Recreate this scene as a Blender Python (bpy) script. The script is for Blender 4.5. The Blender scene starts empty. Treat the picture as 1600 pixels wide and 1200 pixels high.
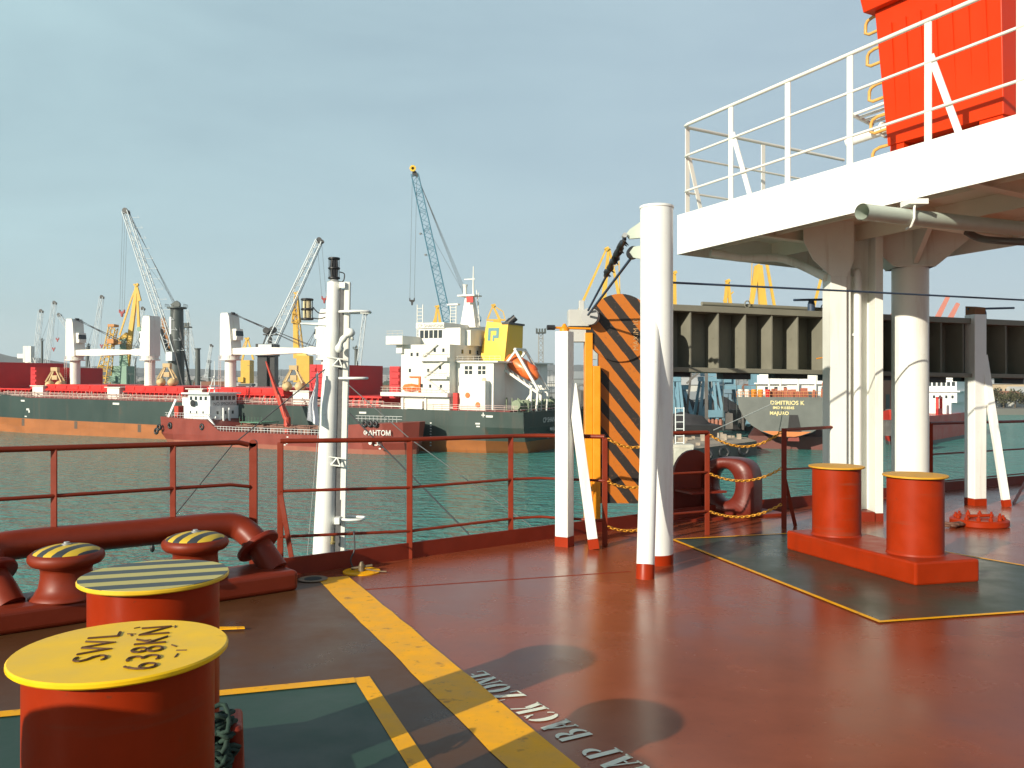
import bpy, math, random
from mathutils import Vector, Matrix
random.seed(7)
C = bpy.context.scene.collection
SC = bpy.context.scene
V = Vector
# ------------------------------------------------------------------ camera
F = 1330.0; HY = 596.0; EYE = 1.45; CAMBER = 0.027
cam = bpy.data.objects.new("camera", bpy.data.cameras.new("camera"))
C.objects.link(cam); SC.camera = cam
cam.location = (0, 0, EYE); cam.rotation_euler = (math.radians(90), 0, 0)
cam.data.sensor_width = 36; cam.data.lens = F / 1600 * 36
cam.data.shift_y = -(600 - HY) / 1600 ; cam.data.clip_start = 0.05; cam.data.clip_end = 30000
SC.render.resolution_x = 1024; SC.render.resolution_y = 768
# ------------------------------------------------------------------ light
TOSUN = V((-1.53, -1.755, 0.875)).normalized()
ELEV = math.asin(TOSUN.z); AZ = math.atan2(TOSUN.x, TOSUN.y)
sun = bpy.data.objects.new("sun", bpy.data.lights.new("sun", "SUN")); C.objects.link(sun)
sun.data.energy = 5.0; sun.data.angle = math.radians(0.5); sun.data.color = (1.0, 0.91, 0.75)
sun.rotation_euler = TOSUN.to_track_quat('Z', 'Y').to_euler()
SC.view_settings.view_transform = 'Standard'; SC.view_settings.look = 'None'
SC.view_settings.exposure = 0.45; SC.view_settings.gamma = 1.0
w = bpy.data.worlds.new("World"); SC.world = w; w.use_nodes = True
N = w.node_tree.nodes; L = w.node_tree.links; N.clear()
out = N.new("ShaderNodeOutputWorld"); sky = N.new("ShaderNodeTexSky"); sky.sky_type = 'NISHITA'
sky.sun_disc = False; sky.sun_elevation = ELEV; sky.sun_rotation = AZ; sky.air_density = 1.0; sky.dust_density = 1.5
b1 = N.new("ShaderNodeBackground"); b1.inputs[1].default_value = 0.07
b2 = N.new("ShaderNodeBackground"); b2.inputs[1].default_value = 1.0
mx = N.new("ShaderNodeMixShader"); tc = N.new("ShaderNodeTexCoord"); mp = N.new("ShaderNodeMapping")
mp.inputs['Rotation'].default_value = (0.25, 0.3, 0.4); mp.inputs['Scale'].default_value = (1.1, 1.6, 4.5)
nz = N.new("ShaderNodeTexNoise"); nz.inputs['Scale'].default_value = 2.2; nz.inputs['Detail'].default_value = 7; nz.inputs['Roughness'].default_value = .55
nz.inputs['Distortion'].default_value = .35
rp = N.new("ShaderNodeMapRange"); rp.inputs[1].default_value = .3; rp.inputs[2].default_value = .72
rp.inputs[3].default_value = .72; rp.inputs[4].default_value = .99
cg = N.new("ShaderNodeMapRange"); cg.inputs[1].default_value = -.55; cg.inputs[2].default_value = .35
cm = N.new("ShaderNodeMix"); cm.data_type = 'RGBA'; cm.inputs[6].default_value = (0.350, 0.505, 0.545, 1); cm.inputs[7].default_value = (0.335, 0.438, 0.505, 1)   # the veil is greener to the left
L.new(cg.outputs[0], cm.inputs[0]); L.new(cm.outputs[2], b2.inputs[0])
L.new(tc.outputs['Generated'], mp.inputs[0]); L.new(mp.outputs[0], nz.inputs['Vector']); L.new(nz.outputs['Fac'], rp.inputs[0])
sx = N.new("ShaderNodeSeparateXYZ"); L.new(tc.outputs['Generated'], sx.inputs[0])
el = N.new("ShaderNodeMapRange"); el.inputs[1].default_value = .42; el.inputs[2].default_value = .85; el.inputs[3].default_value = 1.0; el.inputs[4].default_value = .15   # thin veil low down, clearer overhead
L.new(sx.outputs['Z'], el.inputs[0]); mv = N.new("ShaderNodeMath"); mv.operation = 'MULTIPLY'; L.new(rp.outputs[0], mv.inputs[0]); L.new(el.outputs[0], mv.inputs[1])
L.new(sx.outputs['X'], cg.inputs[0]); L.new(sky.outputs[0], b1.inputs[0]); L.new(mv.outputs[0], mx.inputs[0]); L.new(b1.outputs[0], mx.inputs[1]); L.new(b2.outputs[0], mx.inputs[2])
L.new(mx.outputs[0], out.inputs[0])
# ------------------------------------------------------------------ measuring helpers
def dz(Y): return -CAMBER * Y                                  # the cambered deck falls towards the ship's side
def D(x, y):                                                   # a deck point from where it stands in the photograph
    Y = EYE * F / (y - HY - F * CAMBER); return V(((x - 800) / F * Y, Y, dz(Y)))
def at(x, y, Y): return V(((x - 800) / F * Y, Y, EYE - (y - HY) * Y / F))
WZ = EYE - 13.8                                                # water level
QZ = WZ + 2.5                                                  # quay level
# ------------------------------------------------------------------ materials
MATS = {}
def mat(name, col, rough=.45, var=.18, scale=4.0, metal=0.0, dirt=0.0, dirtcol=(.10, .045, .02), bump=0.0, spec=.5, stretch=(1, 1, 1), rvar=.1, streak=0.0, streakcol=(.30, .15, .07), sscale=1.0, patch=0.0, speck=0.0, worn=0.0, worncol=(.2, .055, .028), band=0.0):
    if name in MATS: return MATS[name]
    m = bpy.data.materials.new(name); m.use_nodes = True; n = m.node_tree.nodes; l = m.node_tree.links
    p = n['Principled BSDF']; p.inputs['Roughness'].default_value = rough; p.inputs['Metallic'].default_value = metal
    p.inputs['Specular IOR Level'].default_value = spec
    t = n.new("ShaderNodeTexCoord"); mpn = n.new("ShaderNodeMapping"); mpn.inputs['Scale'].default_value = stretch
    l.new(t.outputs['Object'], mpn.inputs[0])
    z = n.new("ShaderNodeTexNoise"); z.inputs['Scale'].default_value = scale; z.inputs['Detail'].default_value = 8; z.inputs['Roughness'].default_value = .62
    l.new(mpn.outputs[0], z.inputs['Vector'])
    mr = n.new("ShaderNodeMapRange"); mr.inputs[1].default_value = .25; mr.inputs[2].default_value = .75; mr.inputs[3].default_value = 1 - var; mr.inputs[4].default_value = 1 + var * .6
    l.new(z.outputs['Fac'], mr.inputs[0])
    mu = n.new("ShaderNodeVectorMath"); mu.operation = 'SCALE'; mu.inputs[0].default_value = col[:3]; l.new(mr.outputs[0], mu.inputs['Scale'])
    last = mu.outputs[0]
    if dirt > 0:
        z2 = n.new("ShaderNodeTexNoise"); z2.inputs['Scale'].default_value = scale * 1.7; z2.inputs['Detail'].default_value = 10; z2.inputs['Roughness'].default_value = .7
        l.new(mpn.outputs[0], z2.inputs['Vector'])
        r2 = n.new("ShaderNodeMapRange"); r2.inputs[1].default_value = .68 - dirt * .3; r2.inputs[2].default_value = .80 - dirt * .15; r2.inputs[3].default_value = 0; r2.inputs[4].default_value = .85
        l.new(z2.outputs['Fac'], r2.inputs[0])
        mi = n.new("ShaderNodeMix"); mi.data_type = 'RGBA'; l.new(r2.outputs[0], mi.inputs[0]); l.new(last, mi.inputs[6]); mi.inputs[7].default_value = (*dirtcol, 1)
        last = mi.outputs[2]
    def layer(last, sc, mapping, lo, hi, amt, colr, det=6):
        q = n.new("ShaderNodeTexNoise"); q.inputs['Scale'].default_value = sc; q.inputs['Detail'].default_value = det; q.inputs['Roughness'].default_value = .6
        if mapping:
            mq = n.new("ShaderNodeMapping"); mq.inputs['Scale'].default_value = mapping; l.new(t.outputs['Object'], mq.inputs[0]); l.new(mq.outputs[0], q.inputs['Vector'])
        else: l.new(t.outputs['Object'], q.inputs['Vector'])
        r_ = n.new("ShaderNodeMapRange"); r_.inputs[1].default_value = lo; r_.inputs[2].default_value = hi; r_.inputs[4].default_value = amt; l.new(q.outputs['Fac'], r_.inputs[0])
        m_ = n.new("ShaderNodeMix"); m_.data_type = 'RGBA'; l.new(r_.outputs[0], m_.inputs[0]); l.new(last, m_.inputs[6]); m_.inputs[7].default_value = (*colr, 1); return m_.outputs[2]
    if worn: last = layer(last, 11, None, .60, .68, worn, worncol, 9)
    if band: last = layer(last, 1.0, (1.3, 1.3, 17), .56, .70, band, (.17, .055, .03), 7)
    if patch: last = layer(last, .55, None, .42, .66, patch, tuple(c * .62 for c in col[:3]), 4)
    if speck: last = layer(last, 34, None, .66, .72, speck, dirtcol, 3)
    if streak: last = layer(last, 1.0, (7 * sscale, 7 * sscale, .55 * sscale), .56, .74, streak, streakcol)
    l.new(last, p.inputs['Base Color'])
    if rvar:
        rr = n.new("ShaderNodeMapRange"); rr.inputs[1].default_value = .3; rr.inputs[2].default_value = .7; rr.inputs[3].default_value = max(.03, rough - rvar); rr.inputs[4].default_value = min(1, rough + rvar)
        l.new(z.outputs['Fac'], rr.inputs[0]); l.new(rr.outputs[0], p.inputs['Roughness'])
    if bump:
        bp = n.new("ShaderNodeBump"); bp.inputs['Strength'].default_value = bump; bp.inputs['Distance'].default_value = .01
        l.new(z.outputs['Fac'], bp.inputs['Height']); l.new(bp.outputs[0], p.inputs['Normal'])
    MATS[name] = m; return m
def stripes(name, ca, cb, axis, period, phase=0.0, duty=.5, rough=.5, wear=.3):
    if name in MATS: return MATS[name]
    m = bpy.data.materials.new(name); m.use_nodes = True; n = m.node_tree.nodes; l = m.node_tree.links
    p = n['Principled BSDF']; p.inputs['Roughness'].default_value = rough
    t = n.new("ShaderNodeTexCoord"); dt = n.new("ShaderNodeVectorMath"); dt.operation = 'DOT_PRODUCT'; dt.inputs[1].default_value = V(axis).normalized()
    l.new(t.outputs['Object'], dt.inputs[0])
    z = n.new("ShaderNodeTexNoise"); z.inputs['Scale'].default_value = 9; z.inputs['Detail'].default_value = 8; l.new(t.outputs['Object'], z.inputs['Vector'])
    a = n.new("ShaderNodeMath"); a.operation = 'MULTIPLY_ADD'; a.inputs[1].default_value = 1 / period; a.inputs[2].default_value = phase; l.new(dt.outputs['Value'], a.inputs[0])
    a2 = n.new("ShaderNodeMath"); a2.operation = 'MULTIPLY_ADD'; a2.inputs[1].default_value = .08; l.new(z.outputs['Fac'], a2.inputs[0]); l.new(a.outputs[0], a2.inputs[2])
    fr = n.new("ShaderNodeMath"); fr.operation = 'FRACT'; l.new(a2.outputs[0], fr.inputs[0])
    gt = n.new("ShaderNodeMath"); gt.operation = 'GREATER_THAN'; gt.inputs[1].default_value = duty; l.new(fr.outputs[0], gt.inputs[0])
    mi = n.new("ShaderNodeMix"); mi.data_type = 'RGBA'; l.new(gt.outputs[0], mi.inputs[0]); mi.inputs[6].default_value = (*ca, 1); mi.inputs[7].default_value = (*cb, 1)
    z2 = n.new("ShaderNodeTexNoise"); z2.inputs['Scale'].default_value = 25; z2.inputs['Detail'].default_value = 9; z2.inputs['Roughness'].default_value = .75; l.new(t.outputs['Object'], z2.inputs['Vector'])
    r2 = n.new("ShaderNodeMapRange"); r2.inputs[1].default_value = .56; r2.inputs[2].default_value = .72; r2.inputs[4].default_value = wear; l.new(z2.outputs['Fac'], r2.inputs[0])
    m2 = n.new("ShaderNodeMix"); m2.data_type = 'RGBA'; l.new(r2.outputs[0], m2.inputs[0]); l.new(mi.outputs[2], m2.inputs[6]); m2.inputs[7].default_value = (.12, .06, .03, 1)
    l.new(m2.outputs[2], p.inputs['Base Color']); MATS[name] = m; return m
WHITE = mat('white_paint', (.76, .77, .73), .38, .06, 2.5, streak=.28, speck=.3, dirt=.05, dirtcol=(.45, .33, .2))
WHITEB = mat('white_beam_paint', (.74, .75, .69), .4, .08, 1.5, streak=.35, speck=.3, dirt=.12, dirtcol=(.5, .42, .3))
RED = mat('red_oxide_paint', (.285, .022, .002), .42, .16, 5, streak=.35, streakcol=(.14, .02, .006), band=.45, speck=.5, spec=.18, dirt=.10, dirtcol=(.14, .03, .012), bump=.15)
REDD = mat('dark_red_paint', (.20, .022, .008), .45, .2, 5, spec=.3, dirt=.22, dirtcol=(.09, .028, .014), bump=.15)
RAIL = mat('rail_red_paint', (.185, .022, .006), .45, .18, 5, dirt=.14, dirtcol=(.09, .025, .012), bump=.12, spec=.3)
YEL = mat('yellow_paint', (.84, .50, .008), .45, .14, 6, spec=.3, dirt=.10, dirtcol=(.25, .13, .02))
YELM = mat('yellow_marking', (.90, .41, .003), .42, .16, 7, speck=.4, patch=.2, spec=.12, worn=.55, worncol=(.22, .07, .03), dirt=.07, dirtcol=(.22, .11, .03))
ORG = mat('orange_frame_paint', (.75, .26, .006), .42, .15, 5, dirt=.12, dirtcol=(.2, .07, .02))
ORL = mat('signal_orange', (.60, .034, .002), .45, .08, 1.3, spec=.22, dirt=.03, dirtcol=(.55, .14, .02))
GREY = mat('grey_girder_paint', (.20, .195, .155), .55, .16, 3, spec=.25, dirt=.14, dirtcol=(.07, .05, .03))
BLK = mat('black_rubber', (.018, .018, .02), .45, .3, 8)
DARKW = mat('dark_wire', (.03, .03, .035), .5, .2, 12)
BLUEW = mat('blue_wire', (.03, .055, .10), .5, .2, 12)
CHN = mat('chain_orange', (.72, .33, .03), .42, .25, 20)
PALEG = mat('pale_green_steel', (.48, .54, .46), .5, .1, 6, dirt=.1)
STEEL = mat('galvanised_steel', (.42, .43, .42), .4, .15, 9, metal=.4)
TEXTW = mat('stencil_paint', (.82, .82, .66), .5, .12, 18, worn=.5, dirt=.05, dirtcol=(.25, .12, .09))
BEAD = mat('weld_bead_rust', (.10, .04, .012), .6, .3, 30)
GLASS = mat('dark_glass', (.03, .04, .045), .12, .1, 3)
FW = mat('far_white', (.72, .70, .63), .5, .08, .25, streak=.35, streakcol=(.42, .27, .15), sscale=.12, dirt=.12, dirtcol=(.5, .38, .26))
# ------------------------------------------------------------------ mesh builder
class MB:
    def __init__(s): s.v = []; s.f = []; s.sm = []
    def add(s, vs, fs, smooth=False):
        o = len(s.v); s.v += [V(p) for p in vs]; s.f += [tuple(i + o for i in f) for f in fs]; s.sm += [smooth] * len(fs); return s
    def hexa(s, p):                                            # eight corners: bottom ring then top ring
        return s.add(p, [(3, 2, 1, 0), (4, 5, 6, 7), (0, 1, 5, 4), (1, 2, 6, 5), (2, 3, 7, 6), (3, 0, 4, 7)])
    def box(s, x0, x1, y0, y1, z0, z1):
        return s.hexa([(x0, y0, z0), (x1, y0, z0), (x1, y1, z0), (x0, y1, z0), (x0, y0, z1), (x1, y0, z1), (x1, y1, z1), (x0, y1, z1)])
    def obox(s, c, a, b, c3):                                  # centre and three half axes
        c = V(c); a = V(a); b = V(b); d = V(c3)
        return s.hexa([c - a - b - d, c + a - b - d, c + a + b - d, c - a + b - d, c - a - b + d, c + a - b + d, c + a + b + d, c - a + b + d])
    def beam(s, p, q, w, h=None, up=(0, 0, 1), w2=None, h2=None):
        p = V(p); q = V(q); h = w if h is None else h; w2 = w if w2 is None else w2; h2 = h if h2 is None else h2
        d = (q - p).normalized(); a = d.cross(V(up))
        if a.length < 1e-4: a = d.cross(V((1, 0, 0)))
        a.normalize(); b = a.cross(d).normalized()
        return s.hexa([p - a * w / 2 - b * h / 2, p + a * w / 2 - b * h / 2, p + a * w / 2 + b * h / 2, p - a * w / 2 + b * h / 2,
                       q - a * w2 / 2 - b * h2 / 2, q + a * w2 / 2 - b * h2 / 2, q + a * w2 / 2 + b * h2 / 2, q - a * w2 / 2 + b * h2 / 2])
    def sweep(s, pts, r, n=10, closed=False, caps=True):
        pts = [V(p) for p in pts]; m = len(pts); rs = r if isinstance(r, (list, tuple)) else [r] * m
        tan = []
        for i in range(m):
            if closed: t = pts[(i + 1) % m] - pts[i - 1]
            else: t = pts[min(i + 1, m - 1)] - pts[max(i - 1, 0)]
            tan.append(t.normalized())
        a = tan[0].cross(V((0, 0, 1)))
        if a.length < .05: a = tan[0].cross(V((1, 0, 0)))
        a.normalize(); vs = []; base = len(s.v)
        for i in range(m):
            a = a - tan[i] * a.dot(tan[i]); a.normalize(); b = tan[i].cross(a)
            for k in range(n):
                an = 2 * math.pi * k / n; vs.append(pts[i] + (a * math.cos(an) + b * math.sin(an)) * rs[i])
        fs = []
        for i in range(m if closed else m - 1):
            j = (i + 1) % m
            for k in range(n): fs.append((i * n + k, i * n + (k + 1) % n, j * n + (k + 1) % n, j * n + k))
        s.add(vs, fs, True)
        if caps and not closed:
            s.add(vs[:n], [tuple(range(n - 1, -1, -1))]); s.add(vs[-n:], [tuple(range(n))])
        return s
    def tube(s, p, q, r, n=10, r2=None): return s.sweep([p, q], [r, r if r2 is None else r2], n)
    def lathe(s, c, prof, n=24, axis=(0, 0, 1), smooth=True, a0=0.0):
        c = V(c); ax = V(axis).normalized(); u = ax.cross(V((0, 1, 0)))
        if u.length < .05: u = ax.cross(V((1, 0, 0)))
        u.normalize(); w_ = ax.cross(u)
        rings = [[c + ax * h + (u * math.cos(a0 + 2 * math.pi * k / n) + w_ * math.sin(a0 + 2 * math.pi * k / n)) * r for k in range(n)] for r, h in prof]
        for i in range(len(prof) - 1):                          # hard edges between profile segments longer than a fillet
            s.add(rings[i] + rings[i + 1], [(k, (k + 1) % n, n + (k + 1) % n, n + k) for k in range(n)], smooth)
        s.add(rings[0], [tuple(range(n - 1, -1, -1))]); s.add(rings[-1], [tuple(range(n))]); return s
    def slathe(s, c, prof, n=28, axis=(0, 0, 1)):               # one smooth skin
        c = V(c); ax = V(axis).normalized(); u = ax.cross(V((0, 1, 0)))
        if u.length < .05: u = ax.cross(V((1, 0, 0)))
        u.normalize(); w_ = ax.cross(u); vs = []; fs = []
        for r, h in prof: vs += [c + ax * h + (u * math.cos(2 * math.pi * k / n) + w_ * math.sin(2 * math.pi * k / n)) * max(r, 1e-4) for k in range(n)]
        for i in range(len(prof) - 1): fs += [(i * n + k, i * n + (k + 1) % n, (i + 1) * n + (k + 1) % n, (i + 1) * n + k) for k in range(n)]
        return s.add(vs, fs, True)
    def prism(s, poly, o, ux, uy, th):                          # polygon in the plane (ux, uy), thickened along th
        o = V(o); ux = V(ux); uy = V(uy); th = V(th); n = len(poly)
        a = [o + ux * x + uy * y for x, y in poly]; b = [p + th for p in a]
        if ux.cross(uy).dot(th) > 0: a, b = b, a
        s.add(a, [tuple(range(n))]); s.add(b, [tuple(range(n - 1, -1, -1))])
        for i in range(n):
            j = (i + 1) % n; s.add([a[i], b[i], b[j], a[j]], [(0, 1, 2, 3)])
        return s
    def lattice(s, p, q, w0, w1, n, rc, rb, side=(0, 1, 0), sides=4):
        p = V(p); q = V(q); d = (q - p).normalized(); a = V(side) - d * V(side).dot(d); a.normalize(); b = d.cross(a)
        def cor(i, k):
            t = i / n; c = p.lerp(q, t); wd = (w0 + (w1 - w0) * t) / 2
            sx, sy = ((1, 1), (1, -1), (-1, -1), (-1, 1))[k]; return c + a * wd * sx + b * wd * sy
        for k in range(4): s.tube(cor(0, k), cor(n, k), rc, 5)
        for i in range(n):
            for k in range(4):
                k2 = (k + 1) % 4
                if i % 2: s.tube(cor(i, k), cor(i + 1, k2), rb, 4)
                else: s.tube(cor(i, k2), cor(i + 1, k), rb, 4)
                if i % 3 == 0: s.tube(cor(i, k), cor(i, k2), rb, 4)
        return s
    def build(s, name, m, parent=None, bevel=0.0, local=False, seg=2):
        me = bpy.data.meshes.new(name)
        off = V((0, 0, 0)) if (parent is None or local) else ROOT[parent.name]
        me.from_pydata([tuple(p - off) for p in s.v], [], s.f); me.materials.append(m)
        for p, f in zip(me.polygons, s.sm): p.use_smooth = f
        me.update(); o = bpy.data.objects.new(name, me); C.objects.link(o)
        if parent: o.parent = parent; ROOT[o.name] = off
        if bevel:
            b = o.modifiers.new('bevel', 'BEVEL'); b.width = bevel; b.segments = seg; b.limit_method = 'ANGLE'; b.angle_limit = math.radians(40)
        return o
ROOT = {}
def thing(name, label, cat, loc=(0, 0, 0), group=None, rz=0.0, ry=0.0):
    o = bpy.data.objects.new(name, None); C.objects.link(o); o.location = loc; o.rotation_euler = (0, ry, rz); o.empty_display_size = .2
    o['label'] = label; o['category'] = cat
    if group: o['group'] = group
    ROOT[o.name] = V(loc); return o
def tag(o, label, cat, group=None):
    o['label'] = label; o['category'] = cat
    if group: o['group'] = group
    return o
def structure(o): o['kind'] = 'structure'; return o
def lettering(txt, size, o, ux, uy, depth=.004, bold=0.0, align='LEFT', shear=0, space=1.0):
    cu = bpy.data.curves.new('t', 'FONT'); cu.body = txt; cu.size = size; cu.offset = bold; cu.align_x = align; cu.resolution_u = 3; cu.shear = shear; cu.space_character = space
    ob = bpy.data.objects.new('t', cu); C.objects.link(ob); me = bpy.data.meshes.new_from_object(ob)
    o = V(o); ux = V(ux); uy = V(uy); nn = ux.cross(uy)
    b = MB(); b.add([o + ux * v.co.x + uy * v.co.y + nn * depth for v in me.vertices], [tuple(p.vertices) for p in me.polygons])
    bpy.data.objects.remove(ob); bpy.data.curves.remove(cu); bpy.data.meshes.remove(me); return b
def catmull(pts, n=6):
    pts = [V(p) for p in pts]; o = []
    for i in range(len(pts) - 1):
        p0 = pts[max(i - 1, 0)]; p1 = pts[i]; p2 = pts[i + 1]; p3 = pts[min(i + 2, len(pts) - 1)]
        for k in range(n):
            t = k / n; o.append(.5 * ((2 * p1) + (p2 - p0) * t + (2 * p0 - 5 * p1 + 4 * p2 - p3) * t * t + (3 * p1 - p0 - 3 * p2 + p3) * t ** 3))
    o.append(pts[-1]); return o
# ================================================================== THE DECK
E = [(-9.0, .6), (-6.2, 3.0), (-3.62, 5.72), (-2.0, 7.13), (-.95, 8.02), (-.02, 8.82), (.55, 9.30), (1.15, 9.80), (2.15, 10.68), (3.3, 11.55), (4.3, 12.2), (7.3, 14.3), (9.4, 15.6), (14, 18.2), (22, 22)]
def dp(x, y, h=0.0): return V((x, y, dz(y) + h))
deckm = mat('deck_red_paint', (.255, .056, .022), .25, .26, 1.7, spec=.25, dirt=.08, dirtcol=(.10, .032, .022), bump=.12, rvar=.06, patch=.5, speck=.45)
poly = E + [(22, -9), (-9, -9)]
b = MB(); n = len(poly)
b.add([dp(x, y) for x, y in poly], [tuple(range(n - 1, -1, -1))])
structure(b.build('deck', deckm))
b = MB()
for i in range(len(E) - 1):
    p, q = dp(*E[i], -.002), dp(*E[i + 1], -.002); p2, q2 = V((p.x, p.y, WZ - 1)), V((q.x, q.y, WZ - 1)); b.add([p, q, q2, p2], [(0, 1, 2, 3)])
structure(b.build('hull_side', REDD))
b = MB()
for i in range(3, len(E) - 1): b.beam(dp(*E[i], .075), dp(*E[i + 1], .075), .02, .15)
for i in range(0, 2): b.beam(dp(*E[i], .075), dp(*E[i + 1], .075), .02, .15)
structure(b.build('deck_edge_coaming', REDD))
def sheet(pts, h):
    b = MB(); b.add([dp(x, y, h) for x, y in pts], [tuple(range(len(pts)))])
    a = sum(pts[i][0] * pts[(i + 1) % len(pts)][1] - pts[(i + 1) % len(pts)][0] * pts[i][1] for i in range(len(pts)))
    if a < 0: b.f = [tuple(reversed(f)) for f in b.f]
    return b
def xy(x, y): p = D(x, y); return (p.x, p.y)
brown = mat('deck_brown_paint', (.096, .040, .016), .34, .34, 2.6, patch=.45, speck=.5, spec=.16, dirt=.2, dirtcol=(.045, .03, .024), bump=.2)
# the old brown paint left of the wide yellow line
yl0, yl1 = V((-1.62, 7.06)), V((1.0, 1.05)); yw = .265
yd = (yl1 - yl0).normalized(); yn = V((-yd.y, yd.x))
if yn.x < 0: yn = -yn
yl1 = yl0 + yd * 9.0
c0 = yl0 + yn * .02; c1 = yl1 + yn * .02
structure(sheet([(c0.x, c0.y), (c1.x, c1.y), (-6, -2.2), (-8.6, .8), (-6.1, 2.95), (-3.58, 5.70), (-1.97, 7.10)], .004).build('painted_deck', brown))
yb = MB(); seg = []
K = 40
for i in range(K + 1):
    t = i / K; p = yl0.lerp(yl1, t); j = random.uniform(-.006, .006); q = p + yn * (yw + random.uniform(-.006, .006)); p = p + yn * j
    seg += [dp(p.x, p.y, .0065), dp(q.x, q.y, .0065)]
yb.add(seg, [(2 * i, 2 * i + 2, 2 * i + 3, 2 * i + 1) for i in range(K)])
structure(yb.build('painted_line', YELM))
green = mat('deck_green_paint', (.024, .060, .042), .42, .35, 2.4, patch=.4, speck=.4, spec=.25, dirt=.15, dirtcol=(.03, .035, .03), bump=.15)
olive = mat('deck_olive_paint', (.036, .050, .032), .34, .28, 2.0, patch=.4, speck=.4, spec=.25, dirt=.12, dirtcol=(.03, .028, .02), bump=.12)
def border(pts, wd, h, name, closed=True):
    b = MB(); k = len(pts)
    for i in range(k if closed else k - 1):
        p = V(pts[i]); q = V(pts[(i + 1) % k]); d = (q - p).normalized(); nn = V((-d.y, d.x)) * wd / 2; p = p - d * wd / 2; q = q + d * (wd / 2 - (wd if i % 2 else 0)); hh = h + i * .0008
        b.add([dp(*(p - nn), hh), dp(*(q - nn), hh), dp(*(q + nn), hh), dp(*(p + nn), hh)], [(0, 1, 2, 3)])
    return structure(b.build(name, YELM))
gz = [(-.78, 4.46), (.55, 1.0), (-3.9, .6), (-4.4, 3.32)]
structure(sheet(gz, .0065).build('painted_zone', green)); border(gz, .085, .009, 'painted_border')
gr = [(1.72, 9.1), (2.445, 5.655), (5.22, 6.33), (3.58, 9.66)]
structure(sheet(gr, .005).build('painted_zone', olive))
amber = YELM; border(gr, .04, .008, 'painted_border')
# weld seam and scuffs
b = MB()
for p, q in (((560, 922), (985, 893)), ((1062, 905), (1010, 1199)), ((700, 1199), (1599, 1060))):
    a_, c_ = D(*p), D(*q); b.beam(a_ + V((0, 0, .001)), c_ + V((0, 0, .001)), .006, .005)
b.v = b.v[:8]; b.f = b.f[:6]; b.sm = b.sm[:6]
structure(b.build('deck_seam', REDD))
# stencilled warning
def strokes(ch):
    o = []
    def seg(x0, y0, x1, y1, w_): 
        d = V((x1 - x0, y1 - y0)).normalized(); nn = V((-d.y, d.x)) * w_ / 2
        o.append([(x0 - nn.x, y0 - nn.y), (x1 - nn.x, y1 - nn.y), (x1 + nn.x, y1 + nn.y), (x0 + nn.x, y0 + nn.y)])
    def par(x0, y0, x1, y1, w_): o.append([(x0, y0), (x0 + w_, y0), (x1 + w_, y1), (x1, y1)])
    def box(x0, x1, y0, y1): o.append([(x0, y0), (x1, y0), (x1, y1), (x0, y1)])
    def cres(cx, cy, rx, ry, a0, a1, wm, wt=.07):
        k = 10; A = [math.radians(a0 + (a1 - a0) * i / k) for i in range(k + 1)]
        po = [(cx + rx * math.cos(a), cy + ry * math.sin(a)) for a in A]; pi = [(cx + (rx - wm) * math.cos(a), cy + (ry - wt) * math.sin(a)) for a in A]
        for i in range(k): o.append([po[i], po[i + 1], pi[i + 1], pi[i]])
    if ch == 'N': box(.0, .26, 0, .06); box(.09, .17, .0, .93); par(.56, 0, .08, 1, .24); box(.68, .76, .1, 1); box(.6, .86, .94, 1)
    if ch == 'A': par(.46, 0, .26, 1, .25); par(.04, .0, .3, .9, .08); box(.24, .42, .28, .35); box(-.02, .2, 0, .06); box(.44, .78, 0, .06)
    if ch == 'P': box(.08, .32, 0, 1); cres(.38, .73, .40, .27, -88, 88, .23); box(.0, .42, 0, .06)
    if ch == 'B': box(.08, .32, 0, 1); cres(.38, .76, .36, .24, -86, 88, .22); cres(.38, .27, .42, .27, -88, 86, .24)
    if ch == 'C': cres(.46, .5, .44, .5, 100, 260, .27); cres(.5, .5, .3, .5, 40, 80, .1); cres(.5, .5, .3, .5, -80, -40, .1); box(.70, .78, .66, .95)
    if ch == 'K': box(.08, .32, 0, 1); par(.36, .45, .64, 1, .09); par(.54, 0, .36, .55, .25); box(.0, .40, 0, .05); box(.5, .84, 0, .05)
    if ch == 'Z': par(.02, 0, .44, 1, .28); box(.06, .38, .93, 1); box(.36, .72, 0, .07); box(.66, .73, 0, .28); box(.04, .1, .74, 1)
    if ch == 'O': cres(.42, .5, .42, .5, 97, 263, .27); cres(.46, .5, .42, .5, -83, 83, .27)
    if ch == 'E': box(.1, .34, 0, 1); box(.38, .7, .93, 1); box(.38, .58, .47, .54); box(.38, .72, 0, .07); box(.66, .73, 0, .26); box(.64, .7, .74, 1)
    if ch == 'S': cres(.38, .74, .34, .26, 60, 262, .2); cres(.4, .27, .34, .27, -120, 84, .2); box(.62, .68, .7, .96); box(.06, .12, .04, .3)
    return o
t0 = V((.605, 3.22)); td = (V((-.165, 4.62)) - V((.52, 3.42))).normalized(); tu = V((-td.y, td.x)); b = MB()
t0 = V((.52, 3.42)) - td * .235
cx_ = 0.0; HT = .162; WT = .130
for ch in "SNAP BACK ZONE":
    if ch == ' ': cx_ += .085; continue
    for pl in strokes(ch):
        pts = [t0 + td * (cx_ + x * WT) + tu * (y * HT - .012) for x, y in pl]
        b.add([dp(p.x, p.y, .004) for p in pts], [tuple(range(len(pts)))])
    cx_ += .123
me_l = structure(b.build('painted_lettering', TEXTW))
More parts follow.
